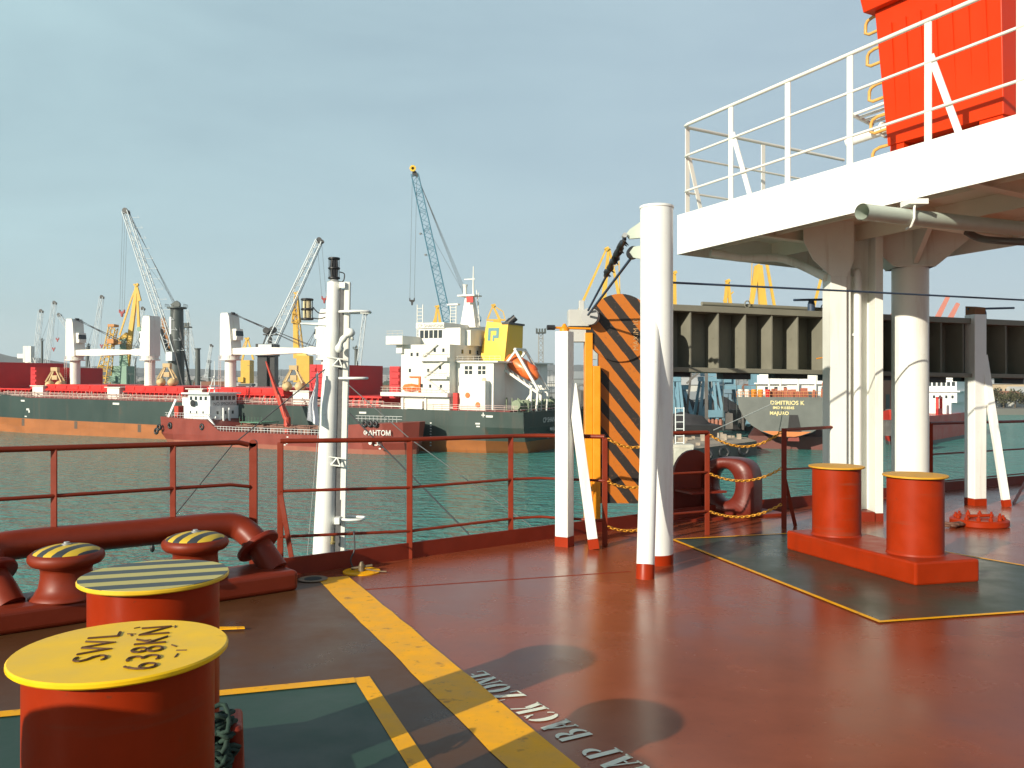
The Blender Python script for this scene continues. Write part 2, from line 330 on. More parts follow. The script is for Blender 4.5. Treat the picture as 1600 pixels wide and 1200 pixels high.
# ================================================================== BOLLARDS
def bollards(label, c1, c2, ht, caps, width, ext, basebeh=.19):
    c1 = V(c1); c2 = V(c2); e = (c2 - c1).normalized(); nn = V((-e.y, e.x)); p = dp(c1.x, c1.y)
    t = thing('mooring_bollards', label, 'bollards', p, 'twin mooring bollards on the deck')
    a0 = c1 - e * ext; a1 = c2 + e * ext; cs = [a0 - nn * width / 2, a0 + nn * width / 2, a1 + nn * width / 2, a1 - nn * width / 2]
    b = MB(); b.hexa([dp(q.x, q.y, .001) for q in (cs[0], cs[3], cs[2], cs[1])] + [dp(q.x, q.y, basebeh) for q in (cs[0], cs[3], cs[2], cs[1])])
    b.build('base', RED, t, bevel=.018)
    for c, kind in ((c1, caps[0]), (c2, caps[1])):
        g = dp(c.x, c.y); b = MB()
        b.lathe(g + V((0, 0, basebeh - .01)), [(.236, 0), (.224, .03)], 40); b.lathe(g + V((0, 0, basebeh + .02)), [(.224, 0), (.224, ht - basebeh - .045)], 48)
        po = b.build('post', RED, t)
        b = MB(); b.lathe(g + V((0, 0, ht - .017)), [(.254, 0), (.258, .004), (.258, .012), (.254, .016)], 56)
        co = b.build('cap', {'text': YEL, 'stripe': CAPY, 'plain': CAPO}[kind], t); 
        if kind == 'stripe':
            b = MB(); k = 56
            b.lathe(g + V((0, 0, ht - .001)), [(.2545, 0), (.2545, .0015)], k); s_ = b.build('hazard_face', stripes('cap_hazard', (.50, .42, .12), (.05, .06, .06), (-.30, .95, 0), .124, .15), t)
            s_.parent = co; s_['label'] = 'cap face painted with yellow and dark grey stripes'
        if kind == 'text':
            bb = MB(); dx = V((-.28, .96, 0)); dy = V((-.96, -.28, 0)); o = g + V((0, 0, ht - .002))
            for tx, off, al in (('SWL', .02, -.10), ('638KN', -.105, -.20)):
                bb = MB(); q = lettering(tx, .118, o + dy * (off) + dx * al, dx, dy, .003, -.003, space=1.14); 
                # weld beads: outline tubes round each letter
                edges = {}
                for f in q.f:
                    for i in range(len(f)):
                        k_ = tuple(sorted((f[i], f[(i + 1) % len(f)]))); edges[k_] = edges.get(k_, 0) + 1
                for (i, j), cnt in edges.items():
                    if cnt == 1: bb.tube(q.v[i], q.v[j], .0019, 4)
                bo = bb.build('welded_lettering', BEAD, t); bo.parent = co
            b = MB(); rr = random.Random(3)
            for _ in range(9):
                a = rr.uniform(-.5, 1.9); r_ = rr.uniform(.06, .2); q = o + V((math.cos(a) * r_, math.sin(a) * r_, .0012)); d = V((rr.uniform(-1, 1), rr.uniform(-1, 1), 0)).normalized()
                b.tube(q, q + d * rr.uniform(.012, .03), .0025, 5)
            bo = b.build('scratch', BEAD, t); bo.parent = co
    return t
CAPO = mat('cap_amber', (.62, .30, .02), .5, .25, 9, dirt=.25, dirtcol=(.25, .09, .02))
CAPY = mat('cap_yellow', (.72, .45, .02), .45, .2, 8, dirt=.1)
bollards('orange red twin bollards in the near left corner, one cap marked SWL 638KN', (-.995, 2.17), (-1.305, 3.11), .83, ('text', 'stripe'), .62, .36)
bollards('orange red twin bollards with plain yellow caps on the olive painted zone', (3.42, 7.22), (3.145, 8.25), .857, ('plain', 'plain'), .62, .37)
# stanchion with a bundle of green rope beside the near bollards
t = thing('rope_stanchion', 'short maroon stanchion wrapped in dark green rope beside the near bollard', 'stanchion', dp(-.93, 2.86))
b = MB(); b.tube(dp(-.93, 2.86, 0), dp(-.93, 2.86, .36), .026, 14); b.lathe(dp(-.93, 2.86, .36), [(.026, 0), (.018, .012), (.006, .016)], 14); b.lathe(dp(-.93, 2.86, 0), [(.07, 0), (.07, .012)], 16); b.build('stanchion_post', REDD, t)
rm = mat('green_rope', (.018, .045, .032), .85, .4, 30, bump=.5); rr = random.Random(9)
b = MB(); pts = []
for i in range(150):
    a = i * 1.9 + rr.uniform(-.9, .9); r_ = .03 + .045 * rr.random(); pts.append(dp(-.985 + math.cos(a) * r_, 2.83 + math.sin(a) * r_, .20 + .20 * (i / 150) + rr.uniform(-.05, .05)))
b.sweep(catmull(pts, 3), .0085, 6); b.build('rope', rm, t)
# ================================================================== ROLLER FAIRLEAD
R0 = V((-1.66, 6.63)); fe = V((-.757, -.653)); fn = V((-.653, .757))
def fa(a, bb, h): p = R0 + fe * a + fn * bb; return dp(p.x, p.y, h)
t = thing('roller_fairlead', 'red roller fairlead with two pedestal rollers and a thick bent pipe frame', 'fairlead', fa(1, .25, 0))
b = MB(); b.hexa([fa(0, 0, .001), fa(0, .52, .001), fa(3.1, .52, .001), fa(3.1, 0, .001), fa(0, 0, .16), fa(0, .52, .16), fa(3.1, .52, .16), fa(3.1, 0, .16)])
b.f = [tuple(reversed(f)) for f in b.f] if False else b.f
b.build('base', RAIL, t, bevel=.035, seg=4)
pipe = catmull([fa(.08, .24, .13), fa(.12, .32, .23), fa(.17, .44, .36), fa(.25, .56, .455), fa(.42, .60, .48), fa(.9, .60, .48), fa(1.4, .60, .48), fa(1.8, .60, .48), fa(1.98, .56, .455), fa(2.02, .44, .36), fa(1.97, .32, .23), fa(1.93, .24, .13)], 7)
b = MB(); b.sweep(pipe, .102, 22); b.build('pipe_frame', RAIL, t)
for a in (.145, 2.01):
    b = MB(); c = fa(a + .01, .40, .315); ax = fa(.17, .44, .36) - fa(.10, .28, .18)
    if a > 1: ax = fa(2.02, .44, .36) - fa(1.95, .28, .18)
    b.lathe(c, [(.172, -.02), (.178, -.012), (.178, .012), (.172, .02)], 28, ax); b.build('flange', REDD, t)
for a, ang in ((1.6, 0), (.732, .5)):
    c = fa(a, .2, .16)
    b = MB(); b.slathe(c, [(.23, 0), (.232, .01), (.20, .03), (.172, .07), (.160, .13), (.158, .18), (.165, .205), (.215, .222), (.232, .242), (.238, .262), (.232, .285), (.215, .300), (.0, .300)], 36); ro = b.build('roller', RAIL, t)
    b = MB(); b.slathe(c, [(.206, .3005), (.2, .309), (.16, .327), (.10, .340), (.05, .345), (0, .346)], 36)
    k = b.build('roller_cap', stripes('roller_hazard', (.60, .40, .03), (.04, .045, .05), (.93, -.30, 0), .115, .2 + ang), t); k.parent = ro
    b = MB(); b.lathe(c + V((0, 0, .344)), [(.03, 0), (.03, .008), (.018, .012), (.018, .02)], 10); b.build('grease_cap', STEEL, t).parent = ro
# ================================================================== RAILINGS
GR = 'red railings along the ship side'
def bar(pts, r, name, t, m=RAIL, n=8): b = MB(); b.sweep(pts, r, n); return b.build(name, m, t)
def flat(p, q, w_, th, name, t, m=RAIL, up=(0, 1, 0)): b = MB(); b.beam(p, q, w_, th, up); return b.build(name, m, t, bevel=.004)
def fp(a, h): return fa(a, .60, h)
t = thing('ship_railing', 'red railing standing on the thick pipe of the roller fairlead', 'railing', fp(1, .5), GR)
bar([fp(3.0, 1.14), fp(.23, 1.14), fp(.15, 1.12)], .021, 'top_rail', t); bar([fp(3.0, .80), fp(.30, .80), fp(.14, .775)], .014, 'middle_rail', t)
for a in (1.588, .757): flat(fp(a, .57), fp(a, 1.13), .045, .014, 'post', t)
b = MB(); b.beam(fp(.105, .02), fp(.105, 1.13), .062, .03, (0, 1, 0)); b.lathe(fp(.105, 1.13) - V((0, .015, 0)), [(.031, 0), (.031, .03)], 16, (0, 1, 0)); b.build('end_post', RAIL, t)
# the long one in the middle
A0 = D(438, 884); A1 = D(640, 873); A2 = D(798, 849.5); A3 = V((.293, 9.02, dz(9.02))); A4 = D(945, 853.5)
def up(p, h): return p + V((0, 0, h))
t = thing('ship_railing', 'long red three bar railing in the middle, from the gap post to the white post', 'railing', A1, GR)
for h, r_ in ((1.12, .022), (.67, .014), (.26, .014)): bar([up(A0, h), up(A1, h), up(A2, h), up(A3, h), up(A4, h)], r_, 'top_rail' if h > 1 else 'lower_rail', t)
for p in (A0, A1, A2, A4): flat(up(p, 0), up(p, 1.11), .055, .016, 'post', t)
flat(D(458, 886), up(A0, .66), .045, .012, 'strut', t)
# short piece left of the chains
B1 = D(1105, 836); B0 = V((1.62, 9.12, dz(9.12)))
t = thing('ship_railing', 'short red railing between the white davit column and the right hand chains', 'railing', B1, GR)
for h, r_ in ((1.14, .022), (.70, .014), (.265, .014)): bar([up(B0, h), up(B1, h)], r_, 'top_rail' if h > 1 else 'lower_rail', t)
for p in (B0, B1): flat(p, up(p, 1.15), .055, .016, 'post', t)
C0 = D(1225, 825); C1 = C0 + V((1.12, .62, 0)) ; C1 = at(1309, 667, 10.62); C1b = at(1300, 730, 10.62)
t = thing('ship_railing', 'dark red railing end between the right hand chains and the white beam column', 'railing', C0, GR)
bar([up(C0, 1.15), C1], .02, 'top_rail', t, REDD); bar([up(C0, .69), C1b], .012, 'lower_rail', t, REDD); flat(C0, up(C0, 1.17), .06, .018, 'post', t, REDD)
flat(D(1243, 823), up(C0, .62), .045, .012, 'strut', t, REDD)
G0 = V((6.6, 13.45, dz(13.45))); G1 = V((9.7, 15.55, dz(15.55))); G2 = V((12.9, 17.3, dz(17.3)))
t = thing('ship_railing', 'dark railing far right behind the white stowage post, over open water', 'railing', G0, GR)
for h, r_ in ((1.15, .025), (.66, .014), (.22, .012)): bar([up(C1 if False else G0, h), up(G1, h), up(G2, h)], r_, 'top_rail' if h > 1 else 'lower_rail', t, REDD)
for p in (G0, G1, G2): flat(p, up(p, 1.15), .10, .016, 'post', t, REDD if p is not G0 else RED)
flat(D(1583, 788), up(G1, .62), .06, .014, 'strut', t, REDD)
# chains
def chain(p, q, sag, label, group):
    p = V(p); q = V(q); n = max(8, int((q - p).length / .042)); b = MB(); pts = []
    for i in range(n * 2 + 1):
        s_ = i / (2 * n); pts.append(p.lerp(q, s_) - V((0, 0, sag * 4 * s_ * (1 - s_))))
    for i in range(n):
        c = pts[2 * i + 1]; d = (pts[2 * i + 2] - pts[2 * i]).normalized(); a = d.cross(V((0, 0, 1))).normalized(); bb = d.cross(a)
        s1 = (a if i % 2 else bb); s1 = (a + bb).normalized() if i % 2 else (a - bb).normalized(); l_ = .030; wd = .013; lp = []
        for k in range(10):
            an = 2 * math.pi * k / 10; lp.append(c + d * (math.cos(an) * l_) + s1 * (math.sin(an) * wd))
        b.sweep(lp, .0062, 5, closed=True)
    return tag(b.build('chain', CHN), label, 'chain', group)
gc = 'orange safety chains across the rail gaps'
for h, s_, nm in ((1.11, .15, 'top'), (.68, .11, 'middle'), (.26, .10, 'lowest')):
    chain(up(B1, h) + V((.03, 0, 0)), up(C0, h + .02) - V((.03, 0, 0)), s_, f'{nm} orange chain between the right hand red posts, in front of the chock', gc)
for h, s_, nm in ((1.10, .10, 'top'), (.66, .08, 'middle'), (.20, .07, 'lowest')):
    chain(up(A4, h) + V((.03, 0, 0)), up(B0, h) - V((.03, 0, 0)), s_, f'{nm} orange chain beside the striped panel, running behind the white column', gc)
# ================================================================== PANAMA CHOCK
cc = V((2.66, 11.0)); ca = V((.93, .37)).normalized(); cn = V((-ca.y, ca.x))
t = thing('panama_chock', 'dark red rounded mooring chock standing on the deck edge behind the chains', 'chock', dp(cc.x, cc.y))
def ring(ox, wd, ht, th, name, m, sc=1.0):
    b = MB(); k = 40; ca_ = ca; o = dp((cc + ca_ * ox).x, (cc + ca_ * ox).y); ca2 = V((.80, -.60)); cn2 = V((.60, .80)); ex = V((ca2.x, ca2.y, 0)); ez = V((0, 0, 1)); ey = V((cn2.x, cn2.y, 0))
    def outer(a):                                               # a D shaped block with a flat foot
        x = math.cos(a); y = math.sin(a); p = 3.2 if y > 0 else 9
        r_ = (abs(x) ** p + abs(y) ** p) ** (-1 / p); return (x * r_ * wd / 2, ht * .5 + y * r_ * ht / 2)
    def inner(a, f=1.0): return (math.cos(a) * wd * .20 * f - wd * .09, ht * .54 + math.sin(a) * ht * .26 * f)
    prof = [(0, -th / 2, 'o', .975), (0, -th * .40, 'o', 1), (0, th * .40, 'o', 1), (0, th / 2, 'o', .975), (0, th / 2, 'i', 1.3), (0, th * .3, 'i', 1.08), (0, 0, 'i', 1.0), (0, -th * .3, 'i', 1.08), (0, -th / 2, 'i', 1.3)]
    vs = []
    for _, d, kind, f in prof:
        for i in range(k):
            a = 2 * math.pi * i / k
            if kind == 'o':
                x, y = outer(a); x *= f; y = ht * .5 + (y - ht * .5) * f
            else: x, y = inner(a, f)
            vs.append(o + ex * x + ez * y + ey * d)
    m_ = len(prof); fs = []
    for j in range(m_):
        for i in range(k): fs.append((j * k + i, j * k + (i + 1) % k, ((j + 1) % m_) * k + (i + 1) % k, ((j + 1) % m_) * k + i))
    b.add(vs, fs, True); return b.build(name, m, t)
ring(.22, .70, .76, .34, 'chock_body', mat('chock_red', (.13, .016, .008), .42, .2, 5, dirt=.15, dirtcol=(.12, .03, .016)))
# curved shoulder plate and its foot
b = MB(); pl = []
for i in range(13): a = math.pi * i / 12; pl.append((-.22 + .30 * math.cos(a), .52 + .34 * math.sin(a)))
pl = [(.08, 0)] + pl + [(-.52, 0)]
o = dp((cc + cn * .22).x, (cc + cn * .22).y); b.prism(pl, o, (ca.x, ca.y, 0), (0, 0, 1), (cn.x * .05, cn.y * .05, 0)); b.build('shoulder_plate', REDD, t, bevel=.012)
b = MB(); b.obox(dp((cc - ca * .25 + cn * .02).x, (cc - ca * .25 + cn * .02).y, .34), V((ca.x, ca.y, 0)) * .26, V((cn.x, cn.y, 0)) * .2, V((0, 0, .012))); b.build('bracket', REDD, t)
b = MB(); b.obox(dp(cc.x, cc.y, .02), V((ca.x, ca.y, 0)) * .85, V((cn.x, cn.y, 0)) * .28, V((0, 0, .02))); b.build('foot_plate', REDD, t, bevel=.006)
# ================================================================== WHITE STOWAGE POSTS
GP = 'white square posts that hold the stowed gangway'
def stow(base, top_z, wd, strut_base, strut_top, label, rust):
    t = thing('stowage_post', label, 'post', base, GP); b = MB(); g = V(base)
    a = V((.7071, .7071, 0)) * wd / 2; c = V((-.7071, .7071, 0)) * wd / 2
    if not rust: a = V((.50, .87, 0)) * wd / 2; c = V((-.87, .50, 0)) * wd / 2
    if rust: a = V((.97, .24, 0)) * wd / 2; c = V((-.24, .97, 0)) * wd / 2
    h0 = .10; hh = (top_z - g.z - h0) / 2
    b.obox(g + V((0, 0, h0 + hh)), a, c, V((0, 0, hh))); b.build('post', WHITE, t, bevel=.008)
    b = MB(); b.obox(g + V((0, 0, h0 / 2)), a * 1.02, c * 1.02, V((0, 0, h0 / 2))); b.build('post_foot', RED, t)
    s0 = V(strut_base); s1 = V(strut_top); d = (s1 - s0).normalized()
    b = MB(); b.beam(s0 + d * .1, s1, .10, .07, (0, 1, 0)); b.build('strut', WHITE, t, bevel=.006)
    b = MB(); b.beam(s0, s0 + d * .1, .104, .074, (0, 1, 0)); b.build('strut_foot', RED, t)
    b = MB(); z = V((g.x, g.y, top_z))
    if not rust:
        b.tube(z + V((-.16, -.02, .04)), z + V((.27, .03, .03)), .012, 8); b.lathe(z + V((0, 0, 0)), [(.05, 0), (.05, .03), (.03, .05), (.012, .08)], 12); b.build('clamp', ORG, t)
        b = MB(); b.tube(z + V((-.18, -.022, .04)), z + V((-.10, -.01, .04)), .026, 8); b.build('clamp_handle', BLK, t)
    else:
        b.obox(z + V((0, 0, .05)), a * .9, c * .9, V((0, 0, .05))); b.v[-1] += V((0, 0, .03)); b.v[-2] += V((0, 0, .03)); b.build('worn_top', mat('rusty_wood', (.20, .085, .03), .8, .3, 20), t)
    return t
g = D(882, 853); stow(g, 1.45 + 78 * g.y / F, .145, D(928, 858), at(893, 600, 8.75), 'white square post with raking strut and orange clamp beside the striped panel', False)
g = D(1524, 789); stow(g, 1.45 + 104 * g.y / F, .20, D(1573, 792), at(1536, 555, 12.25), 'white square post with rusty top and raking strut at far right', True)
# ================================================================== DAVIT COLUMN
g = D(1026, 880)
t = thing('davit_column', 'tall white round column with raking tube strut and sheave arms in the middle', 'column', g)
b = MB(); b.lathe(g + V((0, 0, .095)), [(.148, 0), (.148, 3.14)], 40); b.lathe(g + V((0, 0, 3.235)), [(.148, 0), (.155, .004), (.155, .022), (.148, .026)], 40); b.build('column', WHITE, t)
b = MB(); b.lathe(g, [(.151, 0), (.151, .095)], 40); b.build('column_foot', RED, t)
s0 = D(1008, 903); s1 = at(1019, 505, 7.70); d = (s1 - s0).normalized()
b = MB(); b.tube(s0 + d * .11, s1, .076, 24); b.build('strut', WHITE, t)
b = MB(); b.tube(s0 - d * .03, s0 + d * .11, .078, 24); b.build('strut_foot', RED, t)
b = MB(); Y_ = g.y + .05
tri = [at(978, 366, Y_), at(984, 358, Y_), at(1000, 347, Y_), at(1006, 347, Y_), at(1006, 371, Y_), at(984, 373, Y_)]
b.prism([(p.x, p.z) for p in tri], (0, Y_, 0), (1, 0, 0), (0, 0, 1), (0, .04, 0)); b.build('sheave_arm', PALEG, t)
for px, py, r_, nm in ((976.5, 367, .022, 'pin'), (990, 394, .058, 'sheave')):
    b = MB(); b.lathe(at(px, py, Y_ - .03), [(r_, 0), (r_ * .9, .02), (r_ * .9, .06), (r_, .08)], 20, (0, 1, 0)); b.build(nm, STEEL if nm == 'pin' else BLK, t)
b = MB(); b.prism([(0, -.05), (.06, -.06), (.06, .06), (0, .05), (-.035, 0)], at(990, 394, Y_ - .05), (1, 0, 0), (0, 0, 1), (0, .02, 0)); b.build('cheek_plate', PALEG, t)
# ================================================================== STRIPED PANEL (hook block of the gangway hoist)
PY = 10.15
px_, py_ = V((.95, -.03, 0)).normalized(), V((0, 0, 1)); nn_ = V((px_.y, -px_.x, 0)); 
o = at(969, 512, PY)
t = thing('striped_panel', 'orange and black diagonally striped steel panel with a round head outside the rail', 'panel', at(969, 788, PY))
hz = stripes('panel_hazard', (.42, .115, .003), (.016, .011, .008), (.785, 0, .62), .212, .05, .52, .5, .8)
s_ = PY / F
b = MB(); b.prism([(math.cos(2 * math.pi * k / 40) * 53 * s_, math.sin(2 * math.pi * k / 40) * 53 * s_) for k in range(40)], o, px_, py_, (0, .10, 0)); b.build('round_head', hz, t, bevel=.012)
b = MB(); b.prism([(-33 * s_, -20 * s_), (-33 * s_, -275 * s_), (62 * s_, -275 * s_), (62 * s_, -20 * s_)], o + V((0, .035, 0)), px_, py_, (0, .14, 0)); b.build('lower_plate', hz, t, bevel=.01)
b = MB(); b.box(*sorted((at(914, 0, PY).x, at(926, 0, PY).x)), PY - .02, PY + .2, at(0, 828, PY).z, at(0, 520, PY).z); b.box(at(926, 0, PY).x, at(937, 0, PY).x, PY - .1, PY + .0, at(0, 822, PY).z, at(0, 572, PY).z); b.build('edge_frame', ORG, t, bevel=.006)
b = MB(); b.lathe(at(925, 762, PY - .12), [(.045, 0), (.045, .04)], 16, (0, 1, 0)); b.lathe(at(925, 762, PY - .13), [(.018, 0), (.018, .03)], 10, (0, 1, 0)); b.build('lifting_eye', ORG, t)
b = MB(); b.box(at(888, 0, PY).x, at(921, 0, PY).x, PY - .05, PY + .22, at(0, 510, PY).z, at(0, 484, PY).z); b.box(at(889, 0, PY).x, at(916, 0, PY).x, PY + .0, PY + .2, at(0, 534, PY).z, at(0, 511, PY).z); b.box(at(906, 0, PY).x, at(914, 0, PY).x, PY + .1, PY + .2, at(0, 483.5, PY).z, at(0, 468, PY).z); b.build('hoist_bracket', mat('bracket_grey', (.46, .46, .43), .5, .12, 5, dirt=.1), t, bevel=.006)
b = MB(); b.lathe(at(921, 494, PY - .16), [(.10, 0), (.085, .02), (.085, .10), (.10, .12)], 24, (.3, 1, 0)); b.build('sheave', mat('sheave_grey', (.30, .30, .29), .45, .1, 5), t)
b = lettering('MAXIM 10', .085, at(997, 548, PY) + V((0, -.008, 0)), (0, 0, 1), (-1, 0, 0), .003); b.build('lettering', mat('panel_lettering', (.45, .27, .12), .5, .3, 20), t)
# hoist ropes
def wire(name, pts, r_, m, label, cat='rope', group=None): b = MB(); b.sweep(pts, r_, 7); return tag(b.build(name, m), label, cat, group)
hr = 'hoist ropes from the davit column'
wire('hoist_rope', [at(919, 492, PY - .2), at(990, 398, Y_ - .02)], .014, BLUEW, 'dark hoist rope running to the lower sheave of the white column', 'rope', hr)
r1 = wire('hoist_rope', [at(919, 485, PY - .2), at(948, 430, 9.3), at(977, 370, Y_)], .013, BLUEW, 'dark hoist rope with a tattered black wrapping below the pale green arm', 'rope', hr)
b = MB(); rr = random.Random(5); p, q = at(946, 432, 9.3), at(977, 372, Y_ + .05); pts = [p.lerp(q, i / 22) + V((rr.uniform(-.012, .012), 0, rr.uniform(-.012, .012))) for i in range(23)]
b.sweep(pts, [.016 + .03 * rr.random() for _ in pts], 7)
for i in range(1, 22, 2): b.sweep([pts[i], pts[i] + V((rr.uniform(-.03, .05), 0, -rr.uniform(.02, .06)))], [.014, .004], 5)
k = b.build('wrapping', BLK); k.parent = r1
wire('guy_wire', [at(1040, 441, 7.9), at(1330, 455, 9.2), at(1700, 474, 10.6)], .011, BLUEW, 'thin dark blue wire stretched above the grey gangway girder', 'wire')
# ================================================================== STOWED GANGWAY
g0 = V((1.64, 10.9, 0)); g1 = V((8.7, 13.33, 0)); ge = (g1 - g0).normalized(); gp = V((ge.y, -ge.x, 0))
def gz_(s_, top): return (2.42 - .012 * s_) if top else (1.575 - .013 * s_)
GL = (g1 - g0).length
t = thing('stowed_gangway', 'long dark grey steel gangway girder with upright ribs stowed behind the white columns', 'gangway', g0 + V((0, 0, 1.575)))
def gq(s_, off, z): return g0 + ge * s_ + gp * off + V((0, 0, z))
def gbox(b, s0, s1, o0, o1, za, zb): b.hexa([gq(s0, o0, za(s0)), gq(s1, o0, za(s1)), gq(s1, o1, za(s1)), gq(s0, o1, za(s0)), gq(s0, o0, zb(s0)), gq(s1, o0, zb(s1)), gq(s1, o1, zb(s1)), gq(s0, o1, zb(s0))])
zt = lambda s_: gz_(s_, 1); zb = lambda s_: gz_(s_, 0)
b = MB(); gbox(b, 0, GL, .0, .03, lambda s_: zb(s_) + .06, lambda s_: zt(s_) - .08); b.build('web', GREY, t)
b = MB(); gbox(b, -.02, GL + .02, -.25, .36, lambda s_: zt(s_) - .08, zt); b.build('top_flange', GREY, t, bevel=.006)
b = MB(); gbox(b, -.02, GL + .02, -.25, .38, zb, lambda s_: zb(s_) + .06); b.build('bottom_flange', GREY, t, bevel=.006)
s_ = .12
while s_ < GL:
    b = MB(); gbox(b, s_, s_ + .018, .03, .34, lambda q: zb(q) + .06, lambda q: zt(q) - .08); b.build('rib', GREY, t); s_ += .405
b = MB()
for s0 in (1.4, 2.6): b.sweep([gq(s0 + .04 * math.cos(k * .6), .3, zt(s0) + .05 + .045 * math.sin(k * .6)) for k in range(11)], .008, 6)
b.tube(gq(.75, .25, zt(.7) + .035), gq(3.1, .25, zt(3.1) + .035), .026, 8); b.build('lifting_bar', GREY, t)
for s0, lab in ((2.40, ''), (5.40, '')):
    b = MB(); b.tube(gq(s0 - .28, .3, zt(s0) + .14), gq(s0 + .6, .3, zt(s0) + .18), .016, 7); b.lathe(gq(s0, .3, zt(s0)), [(.05, 0), (.05, .09), (.03, .16)], 10); b.build('latch', BLUEW, t)
for i in range(9):
    b = MB(); gbox(b, .3 + i * .8, .62 + i * .8 + .1 * (i % 3), .05, .2, lambda q: zb(q) - .06 - .02 * (i % 2), lambda q: zb(q) - .002); b.build('roller_fitting', BLK, t)
b = MB(); c = at(1290, 558, 11.0); b.tube(c + V((.02, 0, .12)), c + V((0, 0, 0)), .018, 7); b.tube(c, c + V((.09, 0, -.16)), .016, 7); b.tube(c, c + V((-.12, 0, -.02)), .008, 6); b.lathe(c + V((0, -.02, 0)), [(.03, 0), (.03, .04)], 10, (0, 1, 0)); b.build('locking_lever', ORG, t)
# ================================================================== RAISED PLATFORM
PC = V((2.17, 11.18)); pu = V((2.2, -3.92)).normalized(); pv = V((2.5, .85)).normalized()
pv = V((-pu.y, pu.x)) * 1.0
PWID = 3.25; PLEN = 8.2
def pz(Y): return 3.45 - .03 * Y
def pp(u, v, h=0.0): q = PC + pu * u + pv * v; return V((q.x, q.y, pz(q.y) + h))
t = thing('raised_platform', 'white raised platform on columns at upper right, carrying the orange locker', 'platform', pp(2, .5, -3.3))
FH = .518
def pbox(b, u0, u1, v0, v1, h0, h1):
    return b.hexa([pp(u0, v0, h0), pp(u1, v0, h0), pp(u1, v1, h0), pp(u0, v1, h0), pp(u0, v0, h1), pp(u1, v0, h1), pp(u1, v1, h1), pp(u0, v1, h1)])
b = MB(); pbox(b, .012, PLEN, .012, PWID - .012, .30, FH - .004); b.build('deck_plate', mat('platform_underside_paint', (.78, .74, .62), .5, .12, 1.5, dirt=.12, dirtcol=(.3, .22, .14)), t)
b = MB(); pbox(b, 0, PLEN, 0, .012, 0, FH); b.build('fascia', WHITE, t, bevel=.003)
b = MB(); pbox(b, 0, .012, .012, PWID, 0, FH); pbox(b, .012, PLEN, PWID - .012, PWID, 0, FH); b.build('edge_plate', WHITEB, t)
b = MB()
for u in (1.15, 2.5, 3.85, 5.2): pbox(b, u, u + .012, .012, PWID - .012, .08, .302)
for u in (1.15, 2.5, 3.85, 5.2): pbox(b, u - .05, u + .062, .012, PWID - .012, .068, .0795)
for v in (.55, 1.7): pbox(b, .012, PLEN, v, v + .012, .1, .301)
b.build('underside_beam', MATS['platform_underside_paint'], t)
# round column with its haunched head
cx, cy = .4677 * 10.95, 10.95; cb = dp(cx, cy)
ztop = pz(cy) + .30
b = MB(); b.lathe(cb + V((0, 0, .1)), [(.222, 0), (.222, at(0, 420, cy).z - cb.z - .1)], 40); b.build('round_column', WHITEB, t)
b = MB(); b.lathe(cb, [(.226, 0), (.226, .1)], 40); b.build('column_foot', RED, t)
zc = at(0, 420, cy).z
tv = V((1.0, -.12, 0)).normalized(); tw = V((.12, 1.0, 0)).normalized()
b = MB()
prof = [(-.235, 0), (.235, 0), (.28, .03), (.74, .42), (.74, .60), (-.70, .60), (-.70, .42), (-.28, .03)]
b.prism(prof, V((cx, cy, zc)) - tw * .19, tv, (0, 0, 1), tw * .38)
b.build('haunch', WHITEB, t, bevel=.006)
b = MB(); b.obox(V((cx, cy, zc + .015)), tv * .24, tw * .23, V((0, 0, .015)))
zz = pz(cy)
b.prism([(-.7, .40), (-.20, .04), (-.20, .58), (-.7, .58)], V((cx, cy, zc)) - tv * .03, tw, (0, 0, 1), tv * .06); b.prism([(.9, .40), (.20, .04), (.20, .58), (.9, .58)], V((cx, cy, zc)) - tv * .03, tw, (0, 0, 1), tv * .06)
b.build('gusset', WHITEB, t)
# the wide column of plates with a pipe in its recess
HYY = 10.55
def hx(px): return (px - 800) / F * HYY
zb_ = dz(HYY); zt_ = at(0, 398, HYY).z + .5
b = MB(); b.box(hx(1297), hx(1322), HYY - .02, HYY + .26, zb_ + .12, zt_); b.build('flange', WHITEB, t, bevel=.005)
b = MB(); b.box(hx(1322) + .001, hx(1331), HYY + .04, HYY + .26, zb_ + .12, zt_); b.box(hx(1331), hx(1370), HYY + .22, HYY + .24, zb_ + .12, zt_); b.build('web', WHITEB, t)
b = MB(); b.box(hx(1368), hx(1380), HYY - .0, HYY + .24, zb_ + .10, zt_); b.build('flange', WHITEB, t, bevel=.004)
b = MB(); b.box(hx(1368) - .002, hx(1380) + .002, HYY - .004, HYY + .244, zb_, zb_ + .10); b.box(hx(1297) - .002, hx(1366), HYY - .018, HYY + .25, zb_, zb_ + .118); b.build('column_foot', REDD, t)
b = MB(); b.prism([(0, 0), (-.22, .20), (-.34, .42), (-.34, .70), (.28, .70), (.28, .2), (.2, 0)], V((hx(1297) + .002, HYY - .035, at(0, 432, HYY).z)), (1, 0, 0), (0, 0, 1), (0, .014, 0)); b.build('haunch', WHITEB, t)
b = MB(); x_ = hx(1345); b.sweep(catmull([V((x_, HYY + .10, dz(HYY) + .02)), V((x_, HYY + .10, 2.0)), V((x_, HYY + .1, at(0, 432, HYY).z)), V((x_ + .0, HYY + .16, at(0, 425, HYY).z)), V((x_, HYY + .225, at(0, 423, HYY).z))], 5), .047, 16); b.build('drain_pipe', WHITE, t)
b = MB(); b.box(hx(1331), hx(1350), HYY + .09, HYY + .22, 2.02, 2.05); b.box(hx(1357), hx(1358.5), HYY + .2, HYY + .219, 1.75, 1.95); b.build('pipe_clip', WHITEB, t)
